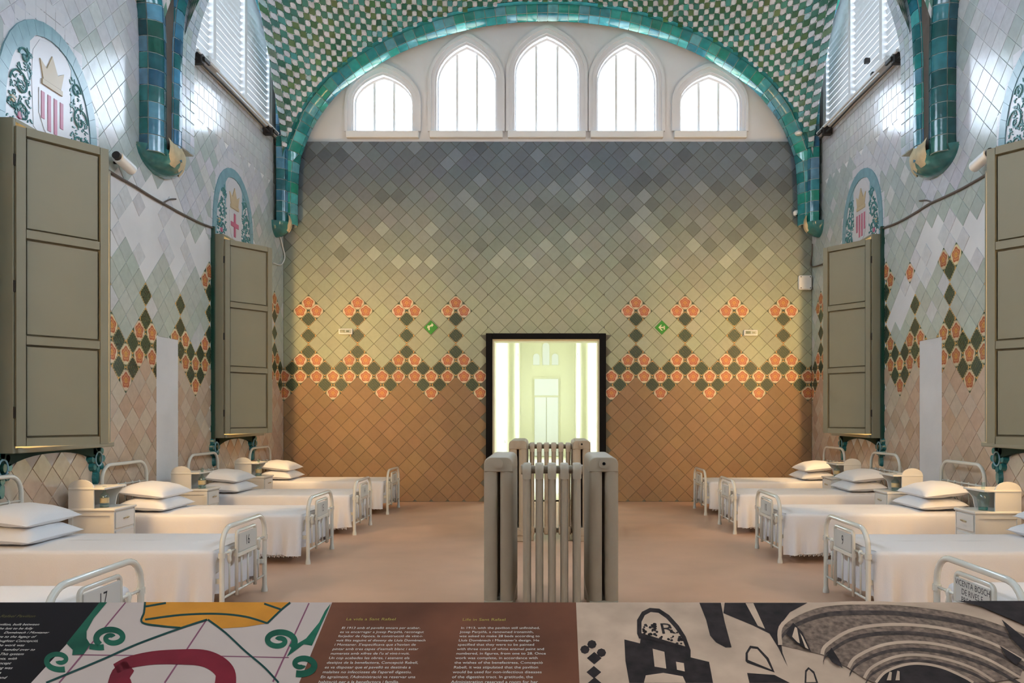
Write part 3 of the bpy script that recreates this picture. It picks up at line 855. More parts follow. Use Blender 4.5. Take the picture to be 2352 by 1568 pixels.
# ------------------------------------------------------------------ shutter boxes over the lower windows
BZ0, BZ1, BH = 1.255, 4.20, .165
def text_mesh(body, size, align='CENTER', extrude=0.0, spacing=1.0):
    c = bpy.data.curves.new('lettering', 'FONT'); c.body = body; c.size = size; c.align_x = align; c.align_y = 'CENTER'; c.extrude = extrude; c.resolution_u = 3; c.space_character = spacing
    o = bpy.data.objects.new('lettering', c); COL.objects.link(o)
    dg = bpy.context.evaluated_depsgraph_get(); me = bpy.data.meshes.new_from_object(o.evaluated_get(dg))
    bpy.data.objects.remove(o); bpy.data.curves.remove(c); return me
def shutter_box(S, y0, where, ang=36, lamp=True):
    y1 = y0+BOX_W
    X = lambda h: S*(WX-h)
    root = empty('shutter_box', (X(0), (y0+y1)/2, BZ0)); tag(root, where, 'shutter', 'shutter boxes over the ward windows')
    MB().box(X(.0), X(BH), y0, y0+.035, BZ0, BZ1, b=.005).build('side_board', M['olive'], root, wb=True)
    MB().box(X(.0), X(BH), y1-.035, y1, BZ0, BZ1, b=.005).build('side_board', M['olive'], root, wb=True)
    MB().box(X(.0), X(BH), y0+.035, y1-.035, BZ1-.03, BZ1).build('top_board', M['olive'], root, wb=True)
    MB().box(X(.0), X(BH+.03), y0+.035, y1+.02, BZ0, BZ0+.05, b=.008).build('sill', M['olive'], root, wb=True)
    MB().box(X(.005), X(.03), y0+.035, y1-.035, BZ0+.05, BZ1-.03).build('back_panel', M['white_paint'], root, wb=True)
    # open leaf hinged on the near side
    LW = .78; th = radians(ang); dx, dy = sin(th), cos(th)
    def lf(a, b, h):   # a along leaf, b height, h towards the viewer's side
        return (X(BH+a*dx+h*dy), y0+.02+a*dy-h*dx, b)
    z0, z1 = BZ0+.06, BZ1-.07
    st = .075
    leaf = MB()
    bars = [(0, st, z0, z1), (LW-st, LW, z0, z1)]
    H = (z1-z0-.0)/3
    for k in range(4): bars.append((st, LW-st, z0+k*H-st/2 if 0 < k < 3 else (z0 if k == 0 else z1-st), z0+k*H+st/2 if 0 < k < 3 else (z0+st if k == 0 else z1)))
    for a0, a1, b0, b1 in bars: leaf.prism([(a0, b0), (a1, b0), (a1, b1), (a0, b1)], lf, -.02, .035, .006, back=True)
    leaf.prism([(st-.01, z0+.01), (LW-st+.01, z0+.01), (LW-st+.01, z1-.01), (st-.01, z1-.01)], lf, -.02, -.017, back=True)
    lo = leaf.build('leaf', M['olive'], root, wb=True)
    for k in range(3):
        g_ = .014; e0, e1 = z0+k*H+(st if k == 0 else st/2), z0+(k+1)*H-(st if k == 2 else st/2)
        p = MB(); p.prism([(st+g_, e0+g_), (LW-st-g_, e0+g_), (LW-st-g_, e1-g_), (st+g_, e1-g_)], lf, -.018, .014, .006, back=True)
        po = p.build('panel', M['olive'], lo); po.matrix_parent_inverse = Matrix.Translation(-Vector(root.location)) @ lo.matrix_basis.inverted() if False else Matrix.Identity(4)
    for zz in (z0+.3, z1-.3, (z0+z1)/2): MB().tube([(X(BH+.005), y0+.012, zz-.05), (X(BH+.005), y0+.012, zz+.05)], .012, 8).build('hinge', M['dark'], root, wb=True)
    # warm tube inside
    MB().tube([(X(.08), y0+.09, BZ0+.12), (X(.08), y0+.09, BZ1-.12)], .016, 8).build('tube_lamp', M['tube_light'], root, wb=True)
    if lamp:
        l = bpy.data.lights.new('tube_lamp_light', 'AREA'); l.shape = 'RECTANGLE'; l.size = 2.6; l.size_y = .10; l.energy = LAMP_W; l.color = (1.0, .63, .27)
        lo_ = bpy.data.objects.new('tube_lamp_light', l); COL.objects.link(lo_); lo_.parent = root; lo_.matrix_parent_inverse = Matrix.Translation(-Vector(root.location))
        lo_.location = (X(.12), y0+.16, (BZ0+BZ1)/2)
        d = Vector((-S*.42, 1.0, -.10)); z = -d.normalized(); x = Vector((0, 0, 1)); x = (x-z*x.dot(z)).normalized(); y = z.cross(x)
        lo_.rotation_euler = Matrix((x, y, z)).transposed().to_euler()
    # dark green ceramic surround, valance and flower consoles
    MB().box(X(0), X(.05), y0-.045, y0-.002, BZ0-.25, BZ1+.1).build('surround', M['darkgreen'], root, wb=True)
    val = MB(); NV = 14
    for k in range(NV):
        a0, a1 = y0+BOX_W*k/NV, y0+BOX_W*(k+1)/NV
        f = lambda a: BZ0-.03-.13*abs(2*(a-y0)/BOX_W-1)**2.6
        val.prism([(a0, f(a0)), (a1, f(a1)), (a1, BZ0-.002), (a0, BZ0-.002)], lambda a, b, h: (X(h), a, b), 0, .055, back=True)
    val.build('valance', M['valance'], root, wb=True)
    for yc in (y0+.03, y1-.035):
        b = MB(); zc = BZ0-.13
        for k in range(8):
            an = 2*pi*k/8; cy, cz = yc+.095*cos(an), zc+.115*sin(an)
            P = [(cy+.045*cos(2*pi*q/10), cz+.05*sin(2*pi*q/10)) for q in range(10)]
            b.prism(P, lambda a, b_, h: (X(h), a, b_), 0, .055, .015)
        b.prism([(yc+.05*cos(2*pi*q/10), zc-.20+.09*sin(2*pi*q/10)) for q in range(10)], lambda a, b_, h: (X(h), a, b_), 0, .05, .02)
        co = b.build('console', M['teal_glaze'], root, wb=True)
        h = MB(); h.tube([(X(.058), yc+.06*cos(2*pi*q/14), zc+.075*sin(2*pi*q/14)) for q in range(14)], .009, 6, closed=True); ho = h.build('console_ring', M['med_blue'], co)
        h = MB(); h.prism([(yc+.035*cos(2*pi*q/10), zc+.05*sin(2*pi*q/10)) for q in range(10)], lambda a, b_, hh: (X(hh), a, b_), .04, .075, .01); h.build('console_boss', M['darkgreen'], co)
    return root
shutter_box(-1, BOX_Y[0], 'olive shutter box at the left edge of the picture, largest, leaf ajar')
shutter_box(-1, BOX_Y[1], 'olive shutter box on the left wall near the tiled end wall')
shutter_box(1, BOX_Y[0], 'olive shutter box cut by the right edge of the picture, nearest on the right wall')
shutter_box(1, BOX_Y[1], 'olive shutter box on the right wall near the tiled end wall')
shutter_box(-1, 2.45, 'olive shutter box beside the viewer on the left wall, outside the frame')
shutter_box(1, 2.45, 'olive shutter box beside the viewer on the right wall, outside the frame')

# ------------------------------------------------------------------ ceramic arches over the windows
def medallion(S, y0, label, cross=False):
    X = lambda h: S*(WX-h)
    yc = y0+BOX_W/2; fn = lambda a, b, h: (X(h), yc+a, b)
    root = empty('ceramic_arch', (X(0), yc, 4.2)); tag(root, label, 'ceramic panel', 'painted ceramic arches over the windows')
    def outl(w, zt, zb, n=18): return [(-w, zb)]+[(-w*cos(pi*k/n)*(1 if True else 1), zb+.12+(zt-zb-.12)*sin(pi*k/n)**.8) for k in range(n+1)]+[(w, zb)]
    zb = 4.16
    # stepped white tile edge
    bk = MB()
    for i in range(-6, 7):
        for j in range(0, 11):
            a, z = i*.15, zb+j*.13
            if z < zb+1.33*(1-(abs(a)/.98)**2.3): bk.prism([(a-.073, z), (a+.073, z), (a+.073, z+.126), (a-.073, z+.126)], fn, 0, .008, .003)
    bk.build('tile_field', M['med_white'], root, wb=True)['kind'] = 'stuff'
    b = MB(); O = outl(.78, 5.36, zb); I = outl(.66, 5.22, zb)
    for k in range(len(O)-1):
        b.prism([O[k], O[k+1], I[k+1], I[k]], fn, .004, .022, .002)
    b.build('border', M['med_blue'], root, wb=True)
    b = MB(); b.prism(outl(.655, 5.21, zb), fn, .004, .012); b.build('field', M['med_white'], root, wb=True)
    # blue ground around a white shield niche
    b = MB(); b.prism([(-.27, 4.30), (-.30, 4.75), (-.28, 5.02), (-.18, 5.16), (0, 5.21), (.18, 5.16), (.28, 5.02), (.30, 4.75), (.27, 4.30), (0, 4.18)], fn, .008, .016, .004)
    b.build('shield_niche', M['med_white'], root, wb=True)
    for sg in (-1, 1):
        b = MB(); O2 = [(sg*.31, 4.66), (sg*.32, 5.08), (sg*.24, 5.17), (sg*.44, 5.08), (sg*.57, 4.86), (sg*.50, 4.92), (sg*.40, 4.88)]
        b.prism(O2, fn, .008, .015, .003); b.build('blue_ground', M['med_blue'], root, wb=True)
    # crown
    b = MB(); b.prism([(-.14, 4.80), (.14, 4.80), (.19, 4.98), (.09, 4.92), (.0, 5.08), (-.09, 4.92), (-.19, 4.98)], fn, .012, .026, .005); b.prism([(-.16, 4.75), (.16, 4.75), (.16, 4.80), (-.16, 4.80)], fn, .012, .03, .004)
    b.build('crown', M['med_gold'], root, wb=True)
    sh = MB(); sh.prism([(-.20, 4.70), (.20, 4.70), (.20, 4.46), (.12, 4.32), (0, 4.24), (-.12, 4.32), (-.20, 4.46)], fn, .012, .022, .004); so = sh.build('shield', M['med_white'], root, wb=True)
    if cross:
        MB().prism([(-.035, 4.32), (.035, 4.32), (.035, 4.68), (-.035, 4.68)], fn, .02, .028, .002).build('cross_bar', M['med_red'], root, wb=True)
        MB().prism([(-.15, 4.47), (.15, 4.47), (.15, 4.54), (-.15, 4.54)], fn, .02, .029, .002).build('cross_bar', M['med_red'], root, wb=True)
    else:
        for k in range(4):
            a = -.145+k*.097; zl = 4.33 if k in (1, 2) else 4.42
            MB().prism([(a-.024, zl), (a+.024, zl), (a+.024, 4.68), (a-.024, 4.68)], fn, .02, .027, .002).build('stripe', M['med_red'], root, wb=True)
    # scrolling foliage
    rg = random.Random(int(y0*10)+S)
    lf = MB()
    for sg in (-1, 1):
        for (a0, z0, r0) in ((.46, 4.62, .14), (.43, 4.36, .10), (.40, 4.90, .08), (.57, 4.40, .06)):
            pts = [(sg*(a0+r0*(1-t*.8)*cos(t*7)), z0+r0*(1-t*.8)*sin(t*7)) for t in [q/22 for q in range(23)]]
            lf.tube([fn(a, z, .02) for a, z in pts], .010, 5)
        for k in range(150):
            a, z = sg*rg.uniform(.30, .64), rg.uniform(4.2, 5.0)
            if (abs(a)/.66)**2.2 + ((z-4.2)/1.02)**2 > .93: continue
            an = rg.uniform(0, pi); L_, W_ = rg.uniform(.016, .034), rg.uniform(.007, .013)
            P = [(a+L_*cos(q*pi/3)*cos(an)-W_*sin(q*pi/3)*sin(an), z+L_*cos(q*pi/3)*sin(an)+W_*sin(q*pi/3)*cos(an)) for q in range(6)]
            lf.prism(P, fn, .012, .022, .004)
    lf.build('foliage', M['med_leaf'], root, wb=True)
    for sg, a, z, m in ((1, .45, 4.28, 'med_gold'), (-1, .47, 4.33, 'med_red'), (-1, .56, 4.45, 'med_gold'), (1, .34, 4.24, 'med_red')):
        MB().prism([(sg*a+.04*cos(2*pi*q/8), z+.04*sin(2*pi*q/8)) for q in range(8)], fn, .012, .026, .008).build('blossom', M[m], root, wb=True)
medallion(-1, BOX_Y[0], 'painted ceramic arch with crown and red striped shield, large at top left')
medallion(-1, BOX_Y[1], 'painted ceramic arch with crown and red cross over the far left shutter box', True)
medallion(1, BOX_Y[0], 'painted ceramic arch cut by the right edge, over the nearest right shutter box')
medallion(1, BOX_Y[1], 'painted ceramic arch with crown and red striped shield over the far right shutter box')

# ------------------------------------------------------------------ beds
cache = {}
def shared(key, fn):
    if key not in cache: cache[key] = fn()
    return cache[key]
BL, BW = 2.20, .47        # length, half width between post centres
def u_path(x, hw, ztop, z0, r, n=6):
    P = [(x, -hw, z0), (x, -hw, ztop-r)]
    P += [(x, -hw+r-r*cos(a), ztop-r+r*sin(a)) for a in [pi/2*k/n for k in range(1, n+1)]]
    P += [(x, hw-r+r*sin(a), ztop-r+r*cos(a)) for a in [pi/2*k/n for k in range(0, n+1)]]
    P += [(x, hw, z0)]; return P
def end_frame(x, ztop, rad=.02, r=.16):
    mb = MB().tube(u_path(x, BW, ztop, .02, r), rad, 12)
    for s in (-1, 1):
        mb.lathe([(.028, 0), (.028, .02), (.022, .05), (.02, .06)], 12, (x, s*BW, 0)); mb.lathe([(.027, -.02), (.027, .02)], 12, (x, s*BW, ztop*.70))
    return mb.mesh('frame', True, 40)
def foot_rods(x):
    out = []
    out.append(('crossbar', MB().tube([(x, -BW, .15), (x, BW, .15)], .010, 8).mesh('bar', True)))
    for s in (-1, 1): out.append(('crossbar', MB().tube([(x, s*BW, .495), (x, s*.20, .495)], .010, 8).mesh('bar', True)))
    out.append(('centre_frame', MB().tube(u_path(x-.012, .205, .64, .12, .035), .0145, 10).mesh('u', True)))
    out.append(('plate_rest', MB().box(x-.032, x+.012, -.205, .205, .43, .465, b=.006).mesh('rest')))
    for y in (-.32, -.07, .07, .32):
        mb = MB().tube([(x, y, .15), (x, y, .495 if abs(y) > .2 else .44)], .008, 8)
        if abs(y) > .2: mb.lathe([(.008, .40), (.020, .43), (.014, .46), (.022, .49), (.010, .515)], 10, (x, y, 0))
        out.append(('rod', mb.mesh('rod', True)))
    return out
def head_rods(x):
    out = [('crossbar', MB().tube([(x, -BW, .82), (x, BW, .82)], .011, 8).mesh('bar', True)), ('crossbar', MB().tube([(x, -BW, .45), (x, BW, .45)], .010, 8).mesh('bar', True))]
    for y in (-.30, -.15, 0, .15, .30): out.append(('rod', MB().tube([(x, y, .45), (x, y, .82)], .008, 8).lathe([(.008, .80), (.018, .82), (.008, .84)], 8, (x, y, 0)).mesh('rod', True)))
    return out
def spread_mesh(seed):
    rg = random.Random(seed); x0, x1, hy, zt = .055, BL-.06, .475, .525
    n = 220; r = .05; per = []
    # rounded rectangle perimeter, walked by arc length
    w, h = (x1-x0), 2*hy; Lp = 2*(w+h)-8*r+2*pi*r
    def pt(d):
        segs = [((x0+r, -hy), (1, 0), w-2*r), ('c', (x1-r, -hy+r), -pi/2), ((x1, -hy+r), (0, 1), h-2*r), ('c', (x1-r, hy-r), 0), ((x1-r, hy), (-1, 0), w-2*r), ('c', (x0+r, hy-r), pi/2), ((x0, hy-r), (0, -1), h-2*r), ('c', (x0+r, -hy+r), pi)]
        for s in segs:
            if s[0] == 'c':
                l = pi*r/2
                if d <= l: a = s[2]+d/r; return (s[1][0]+r*cos(a), s[1][1]+r*sin(a)), (cos(a), sin(a))
            else:
                l = s[2]
                if d <= l: return (s[0][0]+s[1][0]*d, s[0][1]+s[1][1]*d), (s[1][1], -s[1][0])
            d -= l
        return (x0+r, -hy), (0, -1)
    per = [pt(Lp*k/n*.99999) for k in range(n)]
    ph = [rg.uniform(0, 6) for _ in range(5)]
    def rip(k, dep):
        (x, y), nn = per[k]; s = Lp*k/n
        foot = max(0, 1-max(0, x-.0)/1.5); a = (.006+.032*foot*foot)*dep
        return a*(sin(s*27+ph[0]+dep*1.5)+.7*sin(s*47+ph[1])+.5*sin(s*13+ph[2]))
    mb = MB(); rings = []
    cxm, hw = (x0+x1)/2, hy
    for q in (.0, .45, .8, .94):
        rings.append(mb.pts([((cxm+(p[0]-cxm)*(.75+.25*q) if True else 0), p[1]*q+0, zt+.012*(1-q)+.003*sin(p[0]*9+ph[3])*sin(p[1]*7)) for p, nn in per]))
    for a in (20, 50, 80):
        A = radians(a); rings.append(mb.pts([(p[0]-nn[0]*.035*(1-sin(A)), p[1]-nn[1]*.035*(1-sin(A)), zt-.035*(1-cos(A))) for p, nn in per]))
    for q in range(1, 10):
        t = q/9; row = []
        for k, (p, nn) in enumerate(per):
            o = rip(k, t)+.012*t
            zb = .105+.02*sin(p[0]*3+ph[4])
            if p[0] < .12 and abs(p[1]) < .44: o = min(o, .012)-.006; zb = .17
            row.append((p[0]+nn[0]*o, p[1]+nn[1]*o, zt-.035-(zt-.035-zb)*t))
        rings.append(mb.pts(row))
    for a, b in zip(rings, rings[1:]):
        for k in range(n): mb.face([a+k, a+(k+1) % n, b+(k+1) % n, b+k])
    mb.face([rings[0]+k for k in range(n)])
    return mb.mesh('bedspread', True, 60)
def fringe_mesh(seed):
    mb = MB(); 
    for k in range(120):
        x = .10+k*(BL-.2)/120
        for s in (-1, 1): mb.box(x, x+.007, s*.488-.002, s*.488+.002, .075+.006*(k % 3), .12)
    return mb.mesh('fringe')
def pillow_mesh(seed):
    rg = random.Random(seed); mb = MB(); n = 22; hx, hy, T = .27, .38, .105
    ph = [rg.uniform(0, 6) for _ in range(4)]
    def th(u, v): return T*((1-abs(u)**2.6)*(1-abs(v)**2.6))**.55
    def pos(u, v): 
        q = 1-.10*(1-abs(v)**2)*abs(u)**3; w = 1-.08*(1-abs(u)**2)*abs(v)**3
        return u*hx*q, v*hy*w
    for sg in (1, -1):
        ids = []
        for i in range(n+1):
            row = []
            for k in range(n+1):
                u, v = -1+2*i/n, -1+2*k/n; x, y = pos(u, v)
                wr = .004*sin(u*9+ph[0]+v*3)*sin(v*8+ph[1])*(1-abs(u)**4)*(1-abs(v)**4)
                row.append(mb.pts([(x, y, T*.55+sg*th(u, v)*(1 if sg > 0 else .55)+wr)]))
            ids.append(row)
        for i in range(n):
            for k in range(n):
                q = [ids[i][k], ids[i+1][k], ids[i+1][k+1], ids[i][k+1]]; mb.face(q if sg > 0 else q[::-1])
    return mb.mesh('pillow', True, 80)
M['mattress'] = pbr('ticking_mattress', (.60, .56, .50), .9, .2)
def make_bed(S, xfoot, ya, yb, number, label, lines=None, where=''):
    yc = (ya+yb)/2
    root = empty('iron_bed', (S*xfoot, yc, 0), pi if S < 0 else 0)
    tag(root, label, 'bed', 'white iron ward beds')
    en = M['enamel']
    fb = link('footboard', shared('foot', lambda: end_frame(0, .70)), en, root)
    for nm, me in shared('footrods', lambda: foot_rods(0)): link(nm, me, en, fb)
    pl = link('number_plate', shared('plate', lambda: MB().box(-.026, -.012, -.185, .185, .468, .615, b=.002).mesh('plate')), M['plate'], fb)
    tl = lines or [number]
    rowh = .15/len(tl) if lines else .0
    for k, s in enumerate(tl):
        sz = .05 if lines else .115
        me = text_mesh(s, sz); me.transform(Matrix.Scale(.8, 4, (1, 0, 0)) if not lines else Matrix.Identity(4))
        me.transform(Matrix(((0, 0, -1, -.0265), (-1, 0, 0, 0), (0, 1, 0, .5415+((len(tl)-1)/2-k)*.048), (0, 0, 0, 1))))
        link('lettering', me, M['ink'], fb)
    hb = link('headboard', shared('head', lambda: end_frame(BL, 1.05)), en, root)
    for nm, me in shared('headrods', lambda: head_rods(BL)): link(nm, me, en, hb)
    for s in (-1, 1): link('side_rail', shared('rail%d' % s, lambda: MB().box(0, BL, s*.43-.012, s*.43+.012, .26, .30).mesh('rail')), en, root)
    link('mattress', shared('matt', lambda: MB().box(.06, BL-.07, -.44, .44, .31, .50, b=.04).mesh('mattress')), M['mattress'], root)
    R = Matrix.Rotation(root.rotation_euler.z, 4, 'Z')
    sd = int(yc*10) % 3
    bs = link('bedspread', shared('spread%d' % sd, lambda: spread_mesh(sd)), M['linen']); bs.location = root.location; bs.rotation_euler = root.rotation_euler
    tag(bs, 'white cotton bedspread with fringed hem on '+where, 'bedspread', 'white bedspreads')
    link('fringe', shared('fringe', lambda: fringe_mesh(0)), M['linen'], bs)['kind'] = 'stuff'
    for k, (dx, z, tx, nm) in enumerate(((1.84, .532, 3, 'lower'), (1.88, .672, -7, 'upper'))):
        p = link('pillow', shared('pillow%d' % ((sd+k) % 3), lambda: pillow_mesh(sd+k)), M['pillow'])
        loc = R @ Vector((dx, .02*(-1)**k, z)); p.location = root.location+loc
        p.rotation_euler = (Matrix.Rotation(root.rotation_euler.z, 4, 'Z') @ Matrix.Rotation(radians(-6 if k else -3), 4, 'Y')).to_euler()
        tag(p, '%s white pillow of the pair on %s' % (nm, where), 'pillow', 'white pillows at the bed heads')
    return root
LB = [('17', 4.05, 4.98), ('16', 6.23, 7.16), ('15', 8.47, 9.39), ('14', 10.51, 11.42), ('13', 12.65, 13.60)]
ordn = ['nearest the viewer', 'second from the viewer', 'third from the viewer', 'fourth from the viewer', 'against the tiled end wall']
for (num, a, b), od in zip(LB, ordn):
    make_bed(-1, 2.56, a, b, num, 'white iron bed numbered %s in the left row, %s' % (num, od), None, 'left row bed %s, %s' % (num, od))
RB = [('', 4.15, 5.09), ('9', 6.16, 7.14), ('10', 8.54, 9.45), ('11', 10.59, 11.51), ('12', 12.55, 13.48)]
for (num, a, b), od in zip(RB, ordn):
    if num: make_bed(1, 2.50, a, b, num, 'white iron bed numbered %s in the right row, %s' % (num, od), None, 'right row bed %s, %s' % (num, od))
    else: make_bed(1, 2.50, a, b, num, 'white iron bed with a lettered name plate at the lower right corner', ['VICENTA BOSCH', 'DE RIVES E', 'PRECIADO'], 'the lower right bed with a name plate')

# ------------------------------------------------------------------ bedside cabinets and bottles
def nightstand(S, xf, xb, ya, yb, label):
    yc = (ya+yb)/2; w = (yb-ya)/2; d = xb-xf; zt = .67
    root = empty('bedside_cabinet', (S*xf, yc, 0), pi if S < 0 else 0); tag(root, label, 'cabinet', 'white bedside cabinets')
    m = M['cabinet']
    MB().box(.01, d, -w+.012, w-.012, .08, zt-.025).build('body', m, root)
    for s in (-1, 1):
        p = MB(); 
        for (x0, x1, z0, z1) in ((.0, .04, .08, zt-.025), (d-.04, d, .08, zt-.025), (.04, d-.04, zt-.07, zt-.025), (.04, d-.04, .08, .13)): p.box(x0, x1, s*(w-.012), s*w, z0, z1)
        p.build('side_frame', m, root)
    MB().box(-.015, d+.005, -w-.012, w+.012, zt-.025, zt, b=.006).build('top', m, root)
    dr = MB().box(-.006, .012, -w+.03, w-.03, zt-.20, zt-.04, b=.003).build('drawer', m, root)
    hp = MB().tube([(-.008, -.035, zt-.115), (-.03, -.03, zt-.105), (-.032, .0, zt-.100), (-.03, .03, zt-.105), (-.008, .035, zt-.115)], .006, 8).build('handle', M['cream_break'], dr, True)
    MB().box(-.006, .012, -w+.03, w-.03, .11, zt-.225, b=.003).build('door', m, root)
    for sx in (.03, d-.03):
        for sy in (-w+.035, w-.035): MB().tube([(sx, sy, 0), (sx, sy, .09)], [.014, .02], 8).build('leg', m, root)
    # raised shelf with two arched cheeks at the back
    x0, x1 = d-.25, d
    for sy in ((-w,) if S > 0 else (w-.016,)):
        n = 10; cxm = (x0+x1)/2
        P = [(x0, zt), (x0, zt+.20)]+[(cxm-.125*cos(pi*k/n), zt+.20+.085*sin(pi*k/n)) for k in range(1, n)]+[(x1, zt+.20), (x1, zt)]
        MB().prism(P, lambda a, b, h, sy=sy: (a, sy+h, b), 0, .016, back=True).build('cheek', m, root)
    MB().box(x0-.11, x1, -w-.006, w+.006, zt+.185, zt+.205, b=.004).build('shelf', m, root)
    fs = (w-.016 if S > 0 else -w)
    MB().prism([(x0-.09, zt+.185), (x0-.02, zt+.10), (x0, zt), (x1, zt), (x1, zt+.185)], lambda a, b, h: (a, fs+h, b), 0, .016, back=True).build('bracket', m, root)
    MB().box(x1-.012, x1, -w+.016, w-.016, zt, zt+.185).build('shelf_back', m, root)
    return root
NS = [(-1, 4.27, 4.72, 7.80, 8.20, 'white bedside cabinet with arched shelf left of bed 15, largest on the left'), (-1, 4.23, 4.68, 9.84, 10.20, 'white bedside cabinet beside the pillows of bed 14 in the left row'), (-1, 4.24, 4.68, 11.84, 12.22, 'white bedside cabinet farthest on the left, beside the end wall bed'),
      (1, 4.08, 4.52, 7.56, 7.93, 'white bedside cabinet with arched shelf at the right edge, beside bed 10'), (1, 4.06, 4.48, 9.46, 9.84, 'white bedside cabinet beside the pillows of bed 11 in the right row'), (1, 4.15, 4.57, 11.55, 11.97, 'white bedside cabinet farthest on the right, beside the end wall bed')]
for a in NS: nightstand(*a)
def bottle(x, y, h, r, kind, label, stopper=False, amber=False):
    root = empty('glass_bottle', (x, y, .67)); tag(root, label, 'bottle', 'glass bottles on the bedside cabinets')
    g = M['bottle']
    if kind == 'vase': pr = [(r*.72, 0), (r*.75, .012), (r*.80, h*.12), (r*1.0, h*.40), (r*.98, h*.50), (r*.6, h*.62), (r*.30, h*.70), (r*.27, h*.9), (r*.36, h)]
    else: pr = [(r*.95, 0), (r, .01), (r, h*.52), (r*.8, h*.62), (r*.33, h*.70), (r*.30, h*.9), (r*.42, h*.96), (r*.42, h)]
    MB().lathe(pr, 18).build('body', g, root, True, 60)
    MB().lathe([(r*.70, .004), (r*.74, .02), (r*.70, .03)] if kind == 'vase' else [(r*.9, .004), (r*.9, .03)], 16).build('base', M['bottle_teal'] if kind == 'vase' else g, root, True, 60)
    if stopper: MB().lathe([(r*.22, h*.94), (r*.25, h), (r*.5, h*1.04), (r*.55, h*1.10), (r*.3, h*1.16), (.002, h*1.18)], 12).build('stopper', g, root, True, 60)
    if amber: MB().lathe([(r*1.01, h*.22), (r*1.02, h*.24), (r*1.02, h*.44), (r*1.01, h*.46)], 16).build('label', M['bottle_amber'], root, True, 60)
bottle(-4.43, 7.92, .21, .042, 'plain', 'clear glass bottle with pale label on the largest left cabinet', False, True)
bottle(-4.34, 9.95, .22, .045, 'plain', 'clear stoppered bottle on the cabinet beside bed 14', True, True)
bottle(-4.36, 11.95, .22, .045, 'plain', 'stoppered bottle with amber label on the farthest left cabinet', True, True)
bottle(4.22, 7.68, .27, .055, 'vase', 'shapely glass bottle with a teal base on the right edge cabinet')
bottle(4.22, 9.62, .21, .045, 'plain', 'clear bottle with amber label on the cabinet beside bed 11', False, True)
bottle(4.28, 11.72, .21, .045, 'plain', 'clear bottle with amber label on the farthest right cabinet', False, True)

# ------------------------------------------------------------------ cast iron radiators
def section_mesh(H, dep, th):
    """one section: two oval columns joined by rounded heads; dep along x, th along y"""
    mb = MB(); cw = dep*.225; n = 12
    for s in (-1, 1):
        xc = s*(dep/2-cw); rings = []
        for z, k in ((.06, 1), (H-.12, 1), (H-.08, 1.0)):
            rings.append(mb.pts([(xc+cw*cos(2*pi*q/n), th/2*.92*sin(2*pi*q/n), z) for q in range(n)]))
        for a, b in zip(rings, rings[1:]):
            for q in range(n): mb.face([a+q, a+(q+1) % n, b+(q+1) % n, b+q])
    for zc, up in ((H, 1), (.06, -1)):
        # rounded head: section through x-z outline, bulged in y
        hh = .115; rr = .055; P = []
        x0, x1 = -dep/2, dep/2; z1 = zc if up > 0 else zc-.0; z0 = zc-hh if up > 0 else zc+hh-.06
        zo, zi = (zc, zc-hh) if up > 0 else (zc-.02, zc+.09)
        P = [(x0, zi)]
        for k in range(6): a = pi/2*k/5; P.append((x0+rr-rr*cos(a), zo-up*(rr-rr*sin(a))))
        for k in range(6): a = pi/2*k/5; P.append((x1-rr+rr*sin(a), zo-up*(rr-rr*cos(a))))
        P.append((x1, zi))
        m = len(P); c = (0, (zo+zi)/2)
        lay = []
        for yf, sc in ((-.5, .80), (-.38, .95), (0, 1.0), (.38, .95), (.5, .80)):
            lay.append(mb.pts([(c[0]+(x-c[0])*(1-(1-sc)*.35), yf*th, c[1]+(z-c[1])*(1-(1-sc)*.6)) for x, z in P]))
        for a, b in zip(lay, lay[1:]):
            for q in range(m): mb.face([a+q, a+(q+1) % m, b+(q+1) % m, b+q])
        mb.face([lay[0]+q for q in range(m)][::-1]); mb.face([lay[-1]+q for q in range(m)])
    return mb.mesh('section', True, 45)
def radiator(loc, rz, n, pitch, H, label, dep=.225, th=.056, hole=None):
    root = empty('radiator', loc, rz); tag(root, label, 'radiator', 'cream column radiators in the middle aisle')
    me = shared('sec%.3f_%.3f_%.3f' % (H, dep, th), lambda: section_mesh(H, dep, th))
    for k in range(n):
        o = link('section', me, M['iron'], root); o.location = (0, (k-(n-1)/2)*pitch, .03)
    y0 = -(n-1)/2*pitch
    for z in (H-.05+.03, .12):
        def cyl(ya, yb, r, mat, nm):
            mb = MB().tube([(0, ya, z), (0, yb, z)], r, 14); mb.build(nm, mat, root, True, 40)
        cyl(y0-.02, -y0+.02, .030, M['iron'], 'header')
        for s in (-1, 1): cyl(s*(-y0+.03), s*(-y0+.045), .036, M['iron'], 'plug')
    for s in (-1, 1): MB().box(-dep/2, dep/2, s*(-y0)-.02, s*(-y0)+.02, 0, .10, b=.01).build('foot', M['iron'], root)
    if hole:
        MB().tube([(0, y0-.05, H-.02), (0, y0-.046, H-.02)], .012, 10).build('plug_hole_dark', M['black'], root, True, 40)  # black disc standing in for the dark inside of the plug hole
    return root
for gy, far in ((6.02, False), (9.92, True)):
    w = 'far' if far else 'near'
    xm = .026; n = 14; Ln = n*.062
    radiator((xm-.40, gy+Ln/2, 0), 0, n, .062, 1.245, 'left radiator of the %s group in the aisle, seen end on' % w)
    radiator((xm+.40, gy+Ln/2, 0), 0, n, .062, 1.245, 'right radiator of the %s group in the aisle, seen end on' % w, hole=True)
    k = 6 if far else 5
    radiator((xm+.005, gy-.14 if not far else gy+.2, 0), pi/2, k, .092, 1.21, 'low middle radiator across the %s group, tubes facing the viewer' % w, dep=.22, th=.062)

